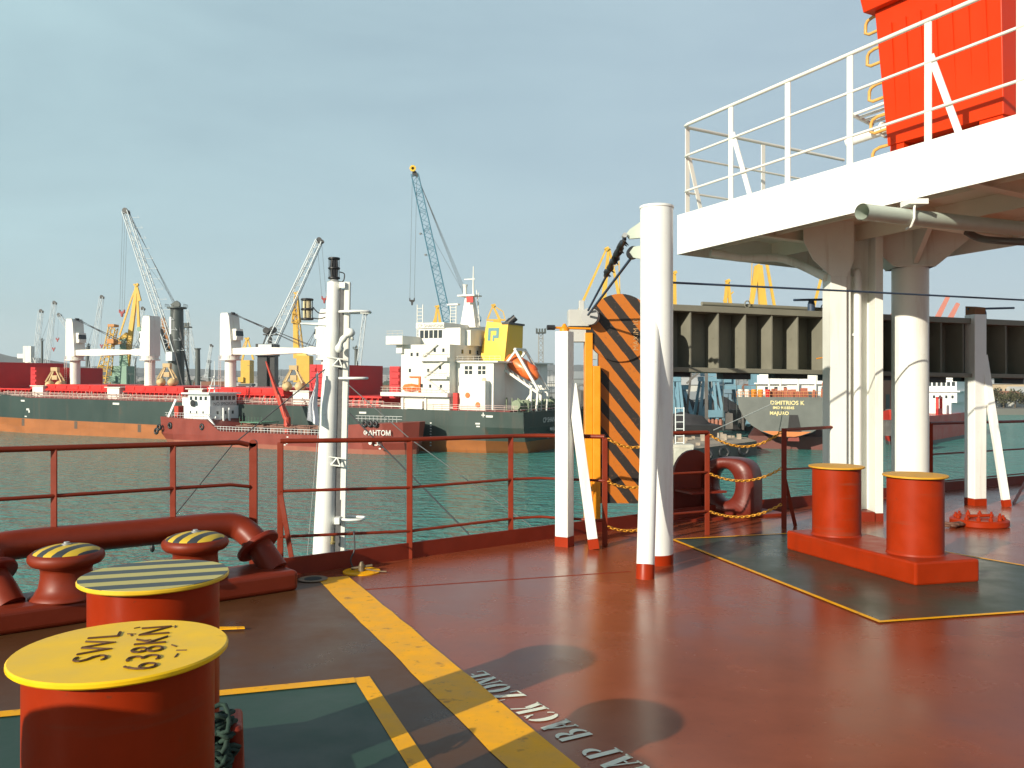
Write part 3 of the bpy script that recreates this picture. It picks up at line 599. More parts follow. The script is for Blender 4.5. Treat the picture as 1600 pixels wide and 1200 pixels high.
# pipe and cable trunk below the edge
b = MB(); p0, p1 = at(1347, 331, 7.7), at(1425, 340, 8.15); p2 = at(1660, 364, 9.3)
b.sweep([p0, p1, p2], .076, 22, caps=False); b.sweep([p0, p1, p2], .069, 22, caps=False); b.build('overboard_pipe', PALEG, t)
b = MB(); q = at(1421, 339, 8.13); b.sweep([q + V((.02, -.09, .16)), q + V((.0, -.10, .06)), q + V((.0, -.10, -.03)), q + V((-.01, -.06, -.10)), q + V((-.03, .0, -.115))], .012, 7); b.box(q.x - .06, q.x + .12, q.y - .13, q.y + .06, q.z + .10, q.z + .15); b.build('pipe_hanger', WHITEB, t)
b = MB(); b.sweep([p0.lerp(p1, .25), p0.lerp(p1, .28)], .068, 20); b.build('pipe_bore', mat('dark_bore', (.02, .02, .018), .8, .2, 5), t)
b = MB(); b.sweep(catmull([pp(.25, .35, .02), pp(.45, .7, -.05), pp(.7, 1.2, -.06), V((hx(1296), HYY + .1, at(0, 432, HYY).z))], 6), .055, 12); b.build('brace_pipe', WHITEB, t)
b = MB(); b.sweep(catmull([at(1510, 362, 9.4), at(1530, 372, 9.4), at(1560, 376, 9.2), at(1640, 380, 9.0)], 4), .04, 10); b.build('cable_conduit', mat('conduit', (.12, .11, .10), .5, .2, 5), t)
# platform railing
t = thing('platform_railing', 'white three bar railing round the edge of the raised platform', 'railing', pp(.04, .02, FH))
RW = mat('rail_cream', (.74, .73, .66), .4, .08, 4, dirt=.06, dirtcol=(.4, .28, .16))
HT_ = (1.16, .76, .30)
for h, r_, nm in zip(HT_, (.022, .015, .015), ('top_rail', 'middle_rail', 'lower_rail')):
    pts = [pp(PLEN, .05, FH + h), pp(.16, .05, FH + h), pp(.08, .07, FH + h), pp(.05, .15, FH + h), pp(.05, 3.15, FH + h)]
    b = MB(); b.sweep(pts, r_, 10); b.build(nm, RW, t)
for k, u in enumerate((.30, .94, 1.83, 2.68, 3.57, 4.44)):
    u = (.208, .408, .595, .793, .987, 1.2)[k] * 4.495
    b = MB(); b.beam(pp(u, .05, FH), pp(u, .05, FH + 1.14), .016, .072, (pu.x, pu.y, 0)); b.build('post', RW, t, bevel=.003)
    if k in (0, 3):
        b = MB(); b.beam(pp(u + .30, .07, FH), pp(u + .02, .06, FH + .82), .012, .065, (pu.x, pu.y, 0)); b.build('strut', WHITE, t)
for v in (.13, 1.5):
    b = MB(); b.beam(pp(.05, v, FH), pp(.05, v, FH + 1.14), .07, .014, (pu.x, pu.y, 0)); b.build('post', RW, t, bevel=.003)
b = MB(); b.beam(pp(.06, .38, FH), pp(.06, .16, FH + .74), .06, .012, (pu.x, pu.y, 0)); b.build('strut', RW, t)
# ================================================================== ORANGE LOCKER
q0 = at(1387, 228, 10.0); q1 = at(1568, 178, 8.8); ou = (q1 - q0); ou.z = 0; ow = ou.length; ou.normalize(); ov = V((-ou.y, ou.x, 0))
if ov.x < 0: ov = -ov
lz = q0.z
t = thing('orange_locker', 'big signal orange steel locker with flared lid and ladder rungs standing on the platform', 'locker', V((q0.x, q0.y, pz(10) + FH)))
def op(a, d, z): return V((q0.x, q0.y, 0)) + ou * a + ov * d + V((0, 0, z))
def obx(b, a0, a1, d0, d1, z0, z1, fl=0.0): 
    return b.hexa([op(a0, d0, z0), op(a1, d0, z0), op(a1, d1, z0), op(a0, d1, z0), op(a0 - fl, d0 - fl, z1), op(a1 + fl * .3, d0 - fl, z1), op(a1 + fl * .3, d1, z1), op(a0 - fl, d1, z1)])
b = MB(); obx(b, 0, ow, 0, 1.3, lz, 5.81, .10)
b.build('body', ORL, t, bevel=.008)
b = MB()
for k in range(7):
    a = .10 + k * .185; obx(b, a, a + .028, -.010, .02, lz + .16 + .03 * (k % 3), 5.6)
for i in range(0, len(b.v), 8):                                   # ribs follow the flare of the face
    for j in range(4, 8): b.v[i + j] -= ov * .098
b.build('pressed_rib', ORL, t)
b = MB(); obx(b, -.19, ow + .1, -.19, 1.4, 5.81, 6.45, .10); b.build('lid', ORL, t, bevel=.01)
for a0, a1 in ((.02, .2), (ow - .27, ow - .02)):
    b = MB(); obx(b, a0, a1, .02, 1.2, lz - .16, lz - .001); b.build('leg', ORL, t)
b = MB(); obx(b, .0, ow, .1, 1.25, pz(9.4) + FH + .002, lz - .17); obx(b, .24, ow - .3, .25, 1.1, lz - .169, lz - .005); b.build('plinth_gap_fill', mat('locker_gap_shade', (.05, .03, .025), .7, .2, 5), t)  # dark support and filler; shade under the locker is put into their colour
RG = mat('rung_amber', (.62, .34, .08), .45, .15, 10)
for py in (20, 72, 130, 182, 232):
    b = MB(); z = at(0, py, 10).z; fl = .10 * (z - lz) / (5.81 - lz); a = -fl
    b.sweep([op(a, .10, z + .07), op(a - .17, .08, z + .065), op(a - .235, .07, z + .04), op(a - .26, .07, z + .0), op(a - .265, .07, z - .10), op(a - .22, .08, z - .125), op(a, .14, z - .09)], .020, 8); b.build('rung', RG, t)
t = thing('step_bracket', 'white slatted step hanging on the left side of the orange locker', 'step', op(-.2, .5, 4.6))
z = at(0, 172, 10.3).z; b = MB()
for i in range(4): b.tube(op(-.52, .05 + i * .10, z - .02 * i), op(-.005, .12 + i * .12, z + .05 - .02 * i), .02, 8)
b.tube(op(-.52, .02, z), op(-.52, .40, z - .07), .026, 8); b.build('slats', WHITE, t)
t = thing('white_pipe', 'white stub pipe with a clamp beside the orange locker base', 'pipe', op(-.5, .6, 4.3))
z = at(0, 208, 10.3).z; b = MB(); b.tube(op(-.66, .1, z - .02), op(-.005, .25, z + .05), .06, 12); b.build('stub_pipe', WHITE, t); b = MB(); b.sweep([op(-.2 + .01 * math.cos(k), .2 + .09 * math.cos(k * .7), z + .03 + .09 * math.sin(k * .7)) for k in range(9)], .016, 6); b.build('clamp', WHITE, t)
# ================================================================== SIGNAL MAST ALONGSIDE
MY = 14.0
def mp_(x, y, d=0): return at(x, y, MY + d)
t = thing('signal_mast', 'white tapered signal mast with stacked lamps rising beyond the middle railing', 'mast', at(470, 1500, MY))
b = MB(); top, bot = mp_(522.5, 441), mp_(506, 872); low = bot + (bot - top) * 1.3
b.sweep([low, bot, top], [.34, .185, .112], 28); b.build('mast_pole', WHITE, t)
b = MB(); b.beam(mp_(532, 1000, .0), mp_(543.5, 441, .0), .085, .12, (0, 1, 0)); b.build('ladder_channel', WHITEB, t)
b = MB(); b.beam(mp_(527.5, 890, -.04), mp_(535.5, 452, -.02), .085, .05, (0, 1, 0)); b.build('cable_tray', mat('cable_tray_grey', (.10, .10, .10), .6, .4, 14), t)
b = MB(); b.box(mp_(532, 0).x, mp_(541, 0).x, MY - .12, MY - .05, mp_(0, 451).z, mp_(0, 442).z); b.build('cable_guard', WHITE, t)
def lamp(x, y, r_, glass, par):
    c = mp_(x, y); b = MB()
    for h in (-.17, -.01, .15): b.lathe(c + V((0, 0, h)), [(r_, 0), (r_ * 1.12, .008), (r_ * 1.12, .026), (r_, .034)], 20)
    la = b.build('lamp', BLK, par); b = MB(); b.lathe(c + V((0, 0, -.14)), [(r_ * .72, 0), (r_ * .78, .13)], 18); b.lathe(c + V((0, 0, .02)), [(r_ * .78, 0), (r_ * .72, .13)], 18); b.build('lens', glass, par).parent = la
    b = MB()
    for k in range(6): a = k * 1.047 + .3; b.tube(c + V((math.cos(a) * r_ * .92, math.sin(a) * r_ * .92, -.16)), c + V((math.cos(a) * r_ * .92, math.sin(a) * r_ * .92, .16)), .007, 5)
    b.build('guard_rod', BLK, par).parent = la
lamp(522, 420, .088, BLK, t); lamp(480, 484, .092, mat('lamp_glass_amber', (.62, .52, .30), .15, .2, 6), t)
b = MB(); b.lathe(mp_(522.5, 441), [(.115, 0), (.115, .012), (.07, .03), (.06, .05)], 20); b.build('lamp_foot', STEEL, t)
for cp in ([mp_(531, 425), mp_(538, 428), mp_(537, 438), mp_(533, 441)], [mp_(489, 480), mp_(498, 489), mp_(509, 489)], [mp_(489, 497), mp_(500, 498), mp_(510, 495)]):
    b = MB(); b.sweep(catmull(cp, 5), .010, 6); b.build('lamp_cable', BLK, t)
b = MB(); b.prism([(0, 0), (-.46, .03), (-.46, .05), (0, .05)], mp_(513, 509, -.1), (1, 0, 0), (0, 0, 1), (0, .22, 0)); b.build('lamp_shelf', WHITE, t)
def hoop(y, x0, x1, name='hoop'):
    b = MB(); c0, c1 = mp_(x0, y - 2, -.1), mp_(x1, y, .1); w_ = c1.x - c0.x
    b.sweep(catmull([c0, c0 + V((w_ * .5, -.10, .0)), c0 + V((w_ * .95, -.04, 0)), c0 + V((w_, .1, 0)), c0 + V((w_ * .9, .2, 0)), c0 + V((w_ * .4, .24, 0)), c0 + V((.02, .2, 0))], 5), .022, 10); return b.build(name, WHITE, t)
hoop(489, 530, 580); hoop(593, 530, 575); hoop(813, 528, 571)
b = MB(); b.box(mp_(526, 0).x, mp_(534, 0).x, MY - .2, MY - .06, mp_(0, 816).z, mp_(0, 806).z); b.build('hoop_bracket', WHITE, t)
b = MB(); c = mp_(534, 535, -.2); b.sweep(catmull([c + V((-.05, 0, -.15)), c + V((0, -.05, .0)), c + V((.07, -.05, .09)), c + V((.15, 0, .16)), c + V((.08, .06, .2))], 4), [.05, .07, .07, .045, .04, .05, .055, .05, .045, .04, .06, .07, .07, .06, .05, .05, .04][:17], 10)
b.lathe(mp_(547, 529, -.2), [(.02, 0), (.05, .02), (.05, .04), (.02, .06)], 12, (1, .3, .6)); b.build('floodlight', WHITEB, t)
b = MB()
for (x, y) in ((530, 560), (527, 715)):
    c = mp_(x, y, -.14); b.tube(c, c + V((-.10, 0, -.12)), .014, 6); b.tube(c, c + V((.05, 0, -.14)), .014, 6); b.tube(c + V((-.10, 0, -.12)), c + V((.05, 0, -.14)), .014, 6); b.tube(c + V((-.2, 0, .02)), c + V((.12, 0, -.02)), .012, 6)
b.build('cleat_bracket', WHITEB, t)
b = MB(); b.lathe(mp_(520, 850, -.2), [(.04, 0), (.045, .03), (.03, .05), (.03, .13), (.04, .15)], 12); b.build('valve', mat('brass', (.45, .34, .14), .35, .2, 8, metal=.7), t)
# flag on the mast halyard
b = MB(); g0_, g1_, g2_, g3_ = mp_(502, 580), mp_(503, 664), mp_(494, 690), mp_(484, 640); n = 8; vs = []
for i in range(n + 1):
    for j in range(n + 1):
        s, r = i / n, j / n; p = g0_.lerp(g1_, s).lerp(mp_(500, 590).lerp(mp_(486, 655), s), r); p.y += .06 * math.sin(r * 9 + s * 2) - .3; p.x += .015 * math.sin(s * 8); vs.append(p)
b.add(vs, [(i * (n + 1) + j, i * (n + 1) + j + 1, (i + 1) * (n + 1) + j + 1, (i + 1) * (n + 1) + j) for i in range(n) for j in range(n)], True)
b.add([p + V((0, .006, 0)) for p in vs], [((i + 1) * (n + 1) + j, (i + 1) * (n + 1) + j + 1, i * (n + 1) + j + 1, i * (n + 1) + j) for i in range(n) for j in range(n)], True)
tag(b.build('furled_flag', mat('flag_cloth', (.80, .81, .84), .8, .12, 5)), 'pale blue white flag hanging limp beside the white signal mast', 'flag')
gw = 'thin stay wires of the signal mast'
wire('stay_wire', [mp_(546, 646, -.1), at(625, 725, 13.2), at(740, 842, 12.0)], .012, DARKW, 'dark stay wire from the signal mast down to the right', 'wire', gw)
wire('stay_wire', [mp_(543, 600, -.1), at(640, 685, 14.5), at(830, 822, 15.5)], .008, STEEL, 'thin pale wire from the signal mast down to the far right', 'wire', gw)
wire('stay_wire', [mp_(510, 575, -.1), at(362, 696, 13.6), at(238, 848, 13.0)], .010, DARKW, 'dark line from the signal mast down to the left behind the fairlead', 'wire', gw)
wire('stay_wire', [mp_(507, 560, -.05), mp_(480, 870, .4)], .006, STEEL, 'pale halyard hanging straight along the left of the signal mast', 'wire', gw)
b = MB(); c = at(238, 856, 13.0); b.slathe(c, [(0, -.07), (.03, -.05), (.038, 0), (.025, .05), (0, .07)], 12); tag(b.build('wire_block', BLK), 'small dark rope block at the lower end of the left line', 'block')
# ================================================================== DECK FITTINGS
c = D(565, 894); t = thing('tie_down', 'small round yellow plate with a steel lashing pin by the middle railing foot', 'deck fitting', c)
b = MB(); b.lathe(c + V((0, 0, .001)), [(.16, 0), (.16, .010)], 32); b.build('plate', YELM, t)
b = MB(); b.tube(c + V((-.09, 0, .03)), c + V((.09, .02, .055)), .012, 8); b.lathe(c + V((0, 0, .01)), [(.03, 0), (.025, .05), (.012, .08)], 12); b.sweep([c + V((.04, -.01, .03)), c + V((.14, -.02, .012)), c + V((.22, -.03, .012))], .007, 6); b.build('lashing_pin', mat('old_pin', (.16, .12, .07), .5, .3, 14, metal=.4), t)
b = MB(); p0 = D(546, 892); b.sweep(catmull([p0 + V((.02, .1, .33)), p0 + V((.03, .05, .32)), p0 + V((.04, .02, .18)), p0 + V((.01, 0, .09)), p0 + V((.05, 0, .0))], 4), .007, 6); tag(b.build('loose_cable', DARKW), 'thin dark cable dangling from the middle railing by the yellow plate', 'cable')
c = D(489, 907); b = MB(); b.lathe(c + V((0, 0, .012)), [(.11, 0), (.12, .003), (.11, .006), (.085, .004), (.07, .003)], 24); t = thing('scupper', 'rusty round deck drain at the top end of the wide yellow line', 'drain', c); b.build('drain_rim', mat('drain_rim', (.20, .13, .07), .6, .3, 15), t)
b = MB(); b.lathe(c + V((0, 0, .013)), [(.072, 0), (.072, .004)], 20); b.build('drain_mouth', mat('dark_bore', (.02, .02, .018), .8, .2, 5), t)
c = D(1530, 821); t = thing('tank_cover', 'orange red round hatch cover with bolts on the deck at far right', 'hatch cover', c)
b = MB(); b.lathe(c, [(.30, 0), (.32, .02), (.32, .075), (.30, .09)], 36); b.build('cover', RED, t, bevel=.004)
for k in range(12): a = k * math.pi / 6; b = MB(); b.lathe(c + V((math.cos(a) * .25, math.sin(a) * .25, .09)), [(.028, 0), (.028, .03), (.014, .032), (.014, .055)], 6); b.build('bolt', RED, t)
b = MB(); b.tube(c + V((-.12, 0, .11)), c + V((.12, 0, .12)), .02, 8); b.build('handle', RED, t)
c = D(1488, 825); b = MB(); rr = random.Random(2); b.sweep(catmull([c + V((rr.uniform(-.16, .16), rr.uniform(-.10, .10), .03 + .03 * rr.random())) for _ in range(14)], 3), .018, 6); tag(b.build('shackle_heap', mat('rust_dark', (.12, .05, .03), .7, .3, 12)), 'dark rusty heap of chain beside the round hatch cover', 'chain heap')
c = D(372, 986); b = MB(); b.prism([(-.25, -.05), (.045, -.005), (.03, .03), (-.25, .02)], c + V((0, 0, .015)), (1, 0, 0), (0, 1, 0), (0, 0, .006)); structure(b.build('painted_mark', YELM))
# unseen mushroom-shaped caster, added so its round shadow falls on the near bollard
def caster(x, y, h, r_, label):
    g = dp(x, y); t = thing('shade_caster', label, 'caster', g, 'added shade casters'); b = MB(); b.lathe(g, [(r_ * .55, 0), (r_ * .55, h - .1)], 24); b.build('vent_pipe', RED, t)
    b = MB(); b.slathe(g + V((0, 0, h - .16)), [(r_ * .9, 0), (r_, .04), (r_ * .95, .1), (r_ * .6, .16), (0, .17)], 28); b.build('caster_head', RED, t)
caster(-2.0, .64, 1.29, .30, 'unseen red mushroom-shaped caster added to shade the near bollards')
# ================================================================== WATER, LAND, HILLS
def water_mat():
    m = bpy.data.materials.new('harbour_water'); m.use_nodes = True; n = m.node_tree.nodes; l = m.node_tree.links; p = n['Principled BSDF']
    p.inputs['Roughness'].default_value = .10; p.inputs['IOR'].default_value = 1.33
    t = n.new("ShaderNodeTexCoord"); h = None
    zz = n.new("ShaderNodeTexNoise"); zz.inputs['Scale'].default_value = .045; zz.inputs['Detail'].default_value = 4; l.new(t.outputs['Object'], zz.inputs['Vector'])
    mi = n.new("ShaderNodeMix"); mi.data_type = 'RGBA'; l.new(zz.outputs['Fac'], mi.inputs[0]); mi.inputs[6].default_value = (.030, .180, .155, 1); mi.inputs[7].default_value = (.060, .248, .212, 1); l.new(mi.outputs[2], p.inputs['Base Color'])
    prev = None
    for sc, st, dist, strn in ((.35, (1, 1.7, 1), 1.1, 1.0), (1.1, (1, 1.4, 1), .50, 1.0), (3.6, (1, 1.2, 1), .12, 1.0)):
        mp_ = n.new("ShaderNodeMapping"); mp_.inputs['Scale'].default_value = st; mp_.inputs['Rotation'].default_value = (0, 0, .5); l.new(t.outputs['Object'], mp_.inputs[0])
        z = n.new("ShaderNodeTexNoise"); z.inputs['Scale'].default_value = sc; z.inputs['Detail'].default_value = 3; l.new(mp_.outputs[0], z.inputs['Vector'])
        bp = n.new("ShaderNodeBump"); bp.inputs['Strength'].default_value = strn; bp.inputs['Distance'].default_value = dist; l.new(z.outputs['Fac'], bp.inputs['Height'])
        if prev: l.new(prev.outputs[0], bp.inputs['Normal'])
        prev = bp
    l.new(prev.outputs[0], p.inputs['Normal']); return m
b = MB(); S = 9000
b.add([(-S, -600, WZ), (S, -600, WZ), (S, S, WZ), (-S, S, WZ)], [(0, 1, 2, 3)]); structure(b.build('water', water_mat()))
FD = V((-.883, .468)).normalized(); FN = V((.468, .883)).normalized(); P0 = V((1.8, 158))
q0_ = P0 + FN * 34 - FD * 6
land = [tuple(q0_ + FD * 900), tuple(q0_), (30, 232), (66, 300), (120, 345), (215, 352), (420, 372), (1400, 700), (6000, 3000), (6000, 7600), (-6000, 7600), (-6000, 1500)]
landm = mat('quay_concrete', (.17, .17, .15), .85, .3, .02, dirt=.2, dirtcol=(.06, .055, .05))
b = MB(); n_ = len(land); b.add([(x, y, QZ) for x, y in land], [tuple(range(n_))])
b.add([(x, y, QZ) for x, y in land] + [(x, y, WZ - 1) for x, y in land], [(i, i + 1, n_ + i + 1, n_ + i) for i in range(n_ - 1)]); b.f[0] = tuple(reversed(b.f[0]))
structure(b.build('quay', landm))
hillm = mat('hill_scrub', (.030, .038, .036), .95, .35, .004, dirt=.15, dirtcol=(.15, .13, .10))
def hill(name, x0, x1, Y, depth, prof, seed):
    rr = random.Random(seed); b = MB(); nx = 70; ny = 14; vs = []
    for j in range(ny + 1):
        v = j / ny
        for i in range(nx + 1):
            u = i / nx; s = u * (len(prof) - 1); k = min(int(s), len(prof) - 2); fr = s - k; fr = fr * fr * (3 - 2 * fr); top = prof[k] + (prof[k + 1] - prof[k]) * fr
            h = top * math.sin(v * math.pi * .5) ** 1.3 if v < 1 else top
            h *= 1 + .05 * math.sin(i * .9 + j * .7 + seed) + .05 * rr.uniform(-1, 1) * min(1, v * 2)
            vs.append((x0 + (x1 - x0) * u, Y + depth * v, QZ - 2 + h))
    b.add(vs, [(j * (nx + 1) + i, j * (nx + 1) + i + 1, (j + 1) * (nx + 1) + i + 1, (j + 1) * (nx + 1) + i) for j in range(ny) for i in range(nx)], True)
    structure(b.build(name, hillm))
# heights are metres above the quay: pixels above the horizon * distance / focal length
hill('hill', -4600, -800, 3600, 900, [150, 170, 185, 195, 205, 130, 62, 45, 35, 25], 1)
hill('hill', -3200, 3400, 5200, 900, [120, 110, 95, 90, 110, 105, 110, 125, 120, 130, 125, 120, 130, 110], 2)
hill('hill', 2000, 6200, 4200, 800, [20, 200, 430, 540, 580, 540, 480], 3)
# the town on the far slopes: too many houses to count
rr = random.Random(4); b = MB()
for _ in range(900):
    Y = rr.uniform(1700, 3600); x = rr.uniform(-2100, 900) * Y / 2600; s = rr.uniform(8, 28); h = rr.uniform(6, 16); z = QZ + max(0, (Y - 1700) / 1900) ** 1.3 * 26
    b.box(x - s / 2, x + s / 2, Y, Y + 14, z - 3, z + h)
o = tag(b.build('distant_town', mat('town_walls', (.24, .24, .24), .8, .6, .03)), 'pale houses of the town scattered over the hazy far slope', 'town'); o['kind'] = 'stuff'
rr = random.Random(14); b = MB()
for _ in range(300):
    Y = rr.uniform(1500, 3200); x = rr.uniform(-2000, 900) * Y / 2600; z = QZ + max(0, (Y - 1700) / 1900) ** 1.3 * 26; r_ = rr.uniform(5, 13)
    for k in range(3): b.slathe((x + rr.uniform(-9, 9), Y, z), [(r_ * .7, 0), (r_, r_ * .5), (r_ * .6, r_), (0, r_ * 1.1)], 7)
o = tag(b.build('distant_trees', mat('tree_dark', (.03, .045, .028), .9, .4, .1)), 'dark far off tree clumps among the town houses', 'trees'); o['kind'] = 'stuff'
# ================================================================== BULK CARRIER
HG = mat('hull_grey', (.026, .048, .041), .45, .22, .12, streak=.45, streakcol=(.085, .06, .042), sscale=.10, dirt=.12, dirtcol=(.11, .055, .03), stretch=(1, 1, .35))
BOOT = mat('boot_topping', (.32, .105, .024), .55, .25, .25, streak=.4, streakcol=(.14, .06, .03), sscale=.12, dirt=.22, dirtcol=(.17, .075, .045), stretch=(.5, 1, 1.4))
HRED = mat('hatch_red', (.60, .022, .016), .45, .14, .3)
HREDD = mat('hatch_red_deep', (.52, .020, .024), .5, .14, .3)
RAILW = mat('far_rail', (.70, .52, .46), .5, .1, 1)
FWIN = mat('far_window', (.03, .04, .045), .2, .1, 1)
FYEL = mat('funnel_yellow', (.74, .43, .006), .45, .06, .3)
TEAL = mat('teal_emblem', (.05, .20, .22), .5, .05, 1)
BORG = mat('lifeboat_orange', (.80, .16, .03), .4, .1, 1)
GRAB = mat('grab_cream', (.55, .40, .20), .6, .2, .6, dirt=.2)
th = math.atan2(FD.y, FD.x); TRIM = math.radians(.57)
FM = Matrix.Translation(V((P0.x, P0.y, WZ))) @ Matrix.Rotation(th, 4, 'Z') @ Matrix.Rotation(-TRIM, 4, 'Y')
ship = thing('bulk_carrier', 'long dark grey bulk carrier with red hatches, white deckhouse and yellow funnel', 'cargo ship', (P0.x, P0.y, WZ))
ship.matrix_world = FM
def LB(b, s0, s1, b0, b1, z0, z1): return b.box(s0, s1, -b1, -b0, z0, z1)
def lp(s, bb, z): return V((s, -bb, z))
def hull(par, stations, zs, beam, split, names, mats, sheer=None):
    """stations: (s shift per level, inset per level); the hull skin in two bands"""
    nl = len(zs)
    def ringpts(st):
        s, ins, sh, dzz = st; near = [lp(s + sh[k], ins[k], zs[k] + dzz * (k == nl - 1)) for k in range(nl)]; far = [lp(s + sh[k], beam - ins[k], zs[k] + dzz * (k == nl - 1)) for k in range(nl)]
        return near, far
    for (k0, k1), nm, m in zip(split, names, mats):
        b = MB(); R = [ringpts(s) for s in stations]
        for i in range(len(R) - 1):
            for side in (0, 1):
                for k in range(k0, k1): b.add([R[i][side][k], R[i + 1][side][k], R[i + 1][side][k + 1], R[i][side][k + 1]], [(0, 1, 2, 3) if side else (3, 2, 1, 0)], True)
        for e_ in (0, -1):
            for k in range(k0, k1): b.add([R[e_][0][k], R[e_][1][k], R[e_][1][k + 1], R[e_][0][k + 1]], [(0, 1, 2, 3)])
        if k1 == nl - 1:
            for i in range(len(R) - 1): b.add([R[i][0][-1], R[i + 1][0][-1], R[i + 1][1][-1], R[i][1][-1]], [(0, 1, 2, 3)])
        b.build(nm, m, par, local=True)
Zs = [-2, .4, 2.4, 5, 8]
ST = [(0, [8, 5, 2.2, .9, .5], [2.5, 1.2, .4, .1, 0], 0), (8, [3.2, 1.6, .5, .15, 0], [1, .5, 0, 0, 0], 0), (20, [.6, .2, 0, 0, 0], [0] * 5, 0), (34, [0] * 5, [0] * 5, 0), (150, [0] * 5, [0] * 5, 0), (166, [2, 1.8, 1.2, .8, .5], [0] * 5, 1.0), (178, [7, 6.6, 5.8, 5, 3.5], [0] * 5, 2.2), (188, [14.8, 14.7, 14.4, 13.6, 11], [0, 0, .6, 1.4, 3], 3)]
hull(ship, ST, Zs, 30, ((2, 4), (0, 2)), ('hull', 'boot_topping'), (HG, BOOT))
b = MB()
for s in range(2, 176, 1):
    b.tube(lp(s * 1.0, .4, 8), lp(s, .4, 9.15), .035, 4) if s % 2 == 0 else None
for z in (8.4, 8.8, 9.15): b.tube(lp(1, .4, z), lp(166, .4, z), .04, 4)
for z in (8.5, 9.1):
    b.tube(lp(.6, .6, z), lp(.6, 29.4, z), .04, 4)
b.build('deck_rail', RAILW, ship, local=True)
b = MB(); LB(b, 3, 170, .9, 29, 8.0, 8.15); b.build('main_deck', mat('ship_deck_red', (.20, .035, .03), .7, .2, .3), ship, local=True)
# hatch coamings and covers
HS = [(36, 52, True), (63, 87, False), (95, 116, False), (123, 148, False), (155, 170, True)]
for i, (s0, s1, opn) in enumerate(HS):
    b = MB(); LB(b, s0, s1, 5.5, 24.5, 8.1, 10.2)
    for k in range(int((s1 - s0) / 1.6)):
        LB(b, s0 + k * 1.6 + .3, s0 + k * 1.6 + .55, 4.6, 5.5, 8.1, 10.0)
    LB(b, s0 - .5, s1 + .5, 4.5, 5.5, 9.9, 10.25)
    hc = b.build('hatch_coaming', HRED, ship, local=True)
    if not opn:
        b = MB(); LB(b, s0, s1, 4.8, 25.2, 10.3, 11.6)
        for k in range(5): LB(b, s0 + 2 + k * (s1 - s0 - 4) / 4.4, s0 + 3 + k * (s1 - s0 - 4) / 4.4, 4.65, 4.8, 10.5, 11.3)
        b.build('hatch_cover', HRED, ship, local=True)
def upright(s, thick=1.1, z1=16.6, z0=10.0, b0=5, b1=25.5):
    b = MB(); LB(b, s, s + thick, b0, b1, z0, z1)
    k = b0
    while k < b1: LB(b, s + thick, s + thick + .3, k, k + .25, z0, z1); k += 1.7
    for k in range(5): LB(b, s + .1, s + thick - .1, b0 - .25, b0, z0 + .3 + k * 1.3, z0 + 1.0 + k * 1.3)
    b.build('raised_hatch_cover', HREDD, ship, local=True)
upright(152.8, 2.2, 16.2); upright(171, 2.0, 17.6); upright(50.8, 2.4, 17.0); upright(53.6, 1.6, 17.0); upright(30.6, 2.2, 16.6, 10, 4, 26)
# clutter along the deck: pipes, vents, lockers
rr = random.Random(8); b = MB()
for _ in range(120):
    s = rr.uniform(34, 166); h = rr.uniform(.5, 1.9); b.tube(lp(s, rr.uniform(1.2, 3.6), 8.1), lp(s, rr.uniform(1.2, 3.6), 8.1 + h), rr.uniform(.05, .14), 5)
for z, bb in ((8.6, 2.2), (9.3, 3.4)): b.tube(lp(34, bb, z), lp(165, bb, z), .10, 5)
b.build('deck_pipes', mat('deck_clutter', (.55, .42, .36), .6, .3, 1), ship, local=True)
for s in (57, 90, 119.5, 150.5):
    b = MB(); LB(b, s - 2.2, s + 2.4, 4, 26, 8.1, 11.0); LB(b, s - 3, s + 3, 3.6, 26.4, 11.0, 11.2); b.build('mast_house', FW, ship, local=True)
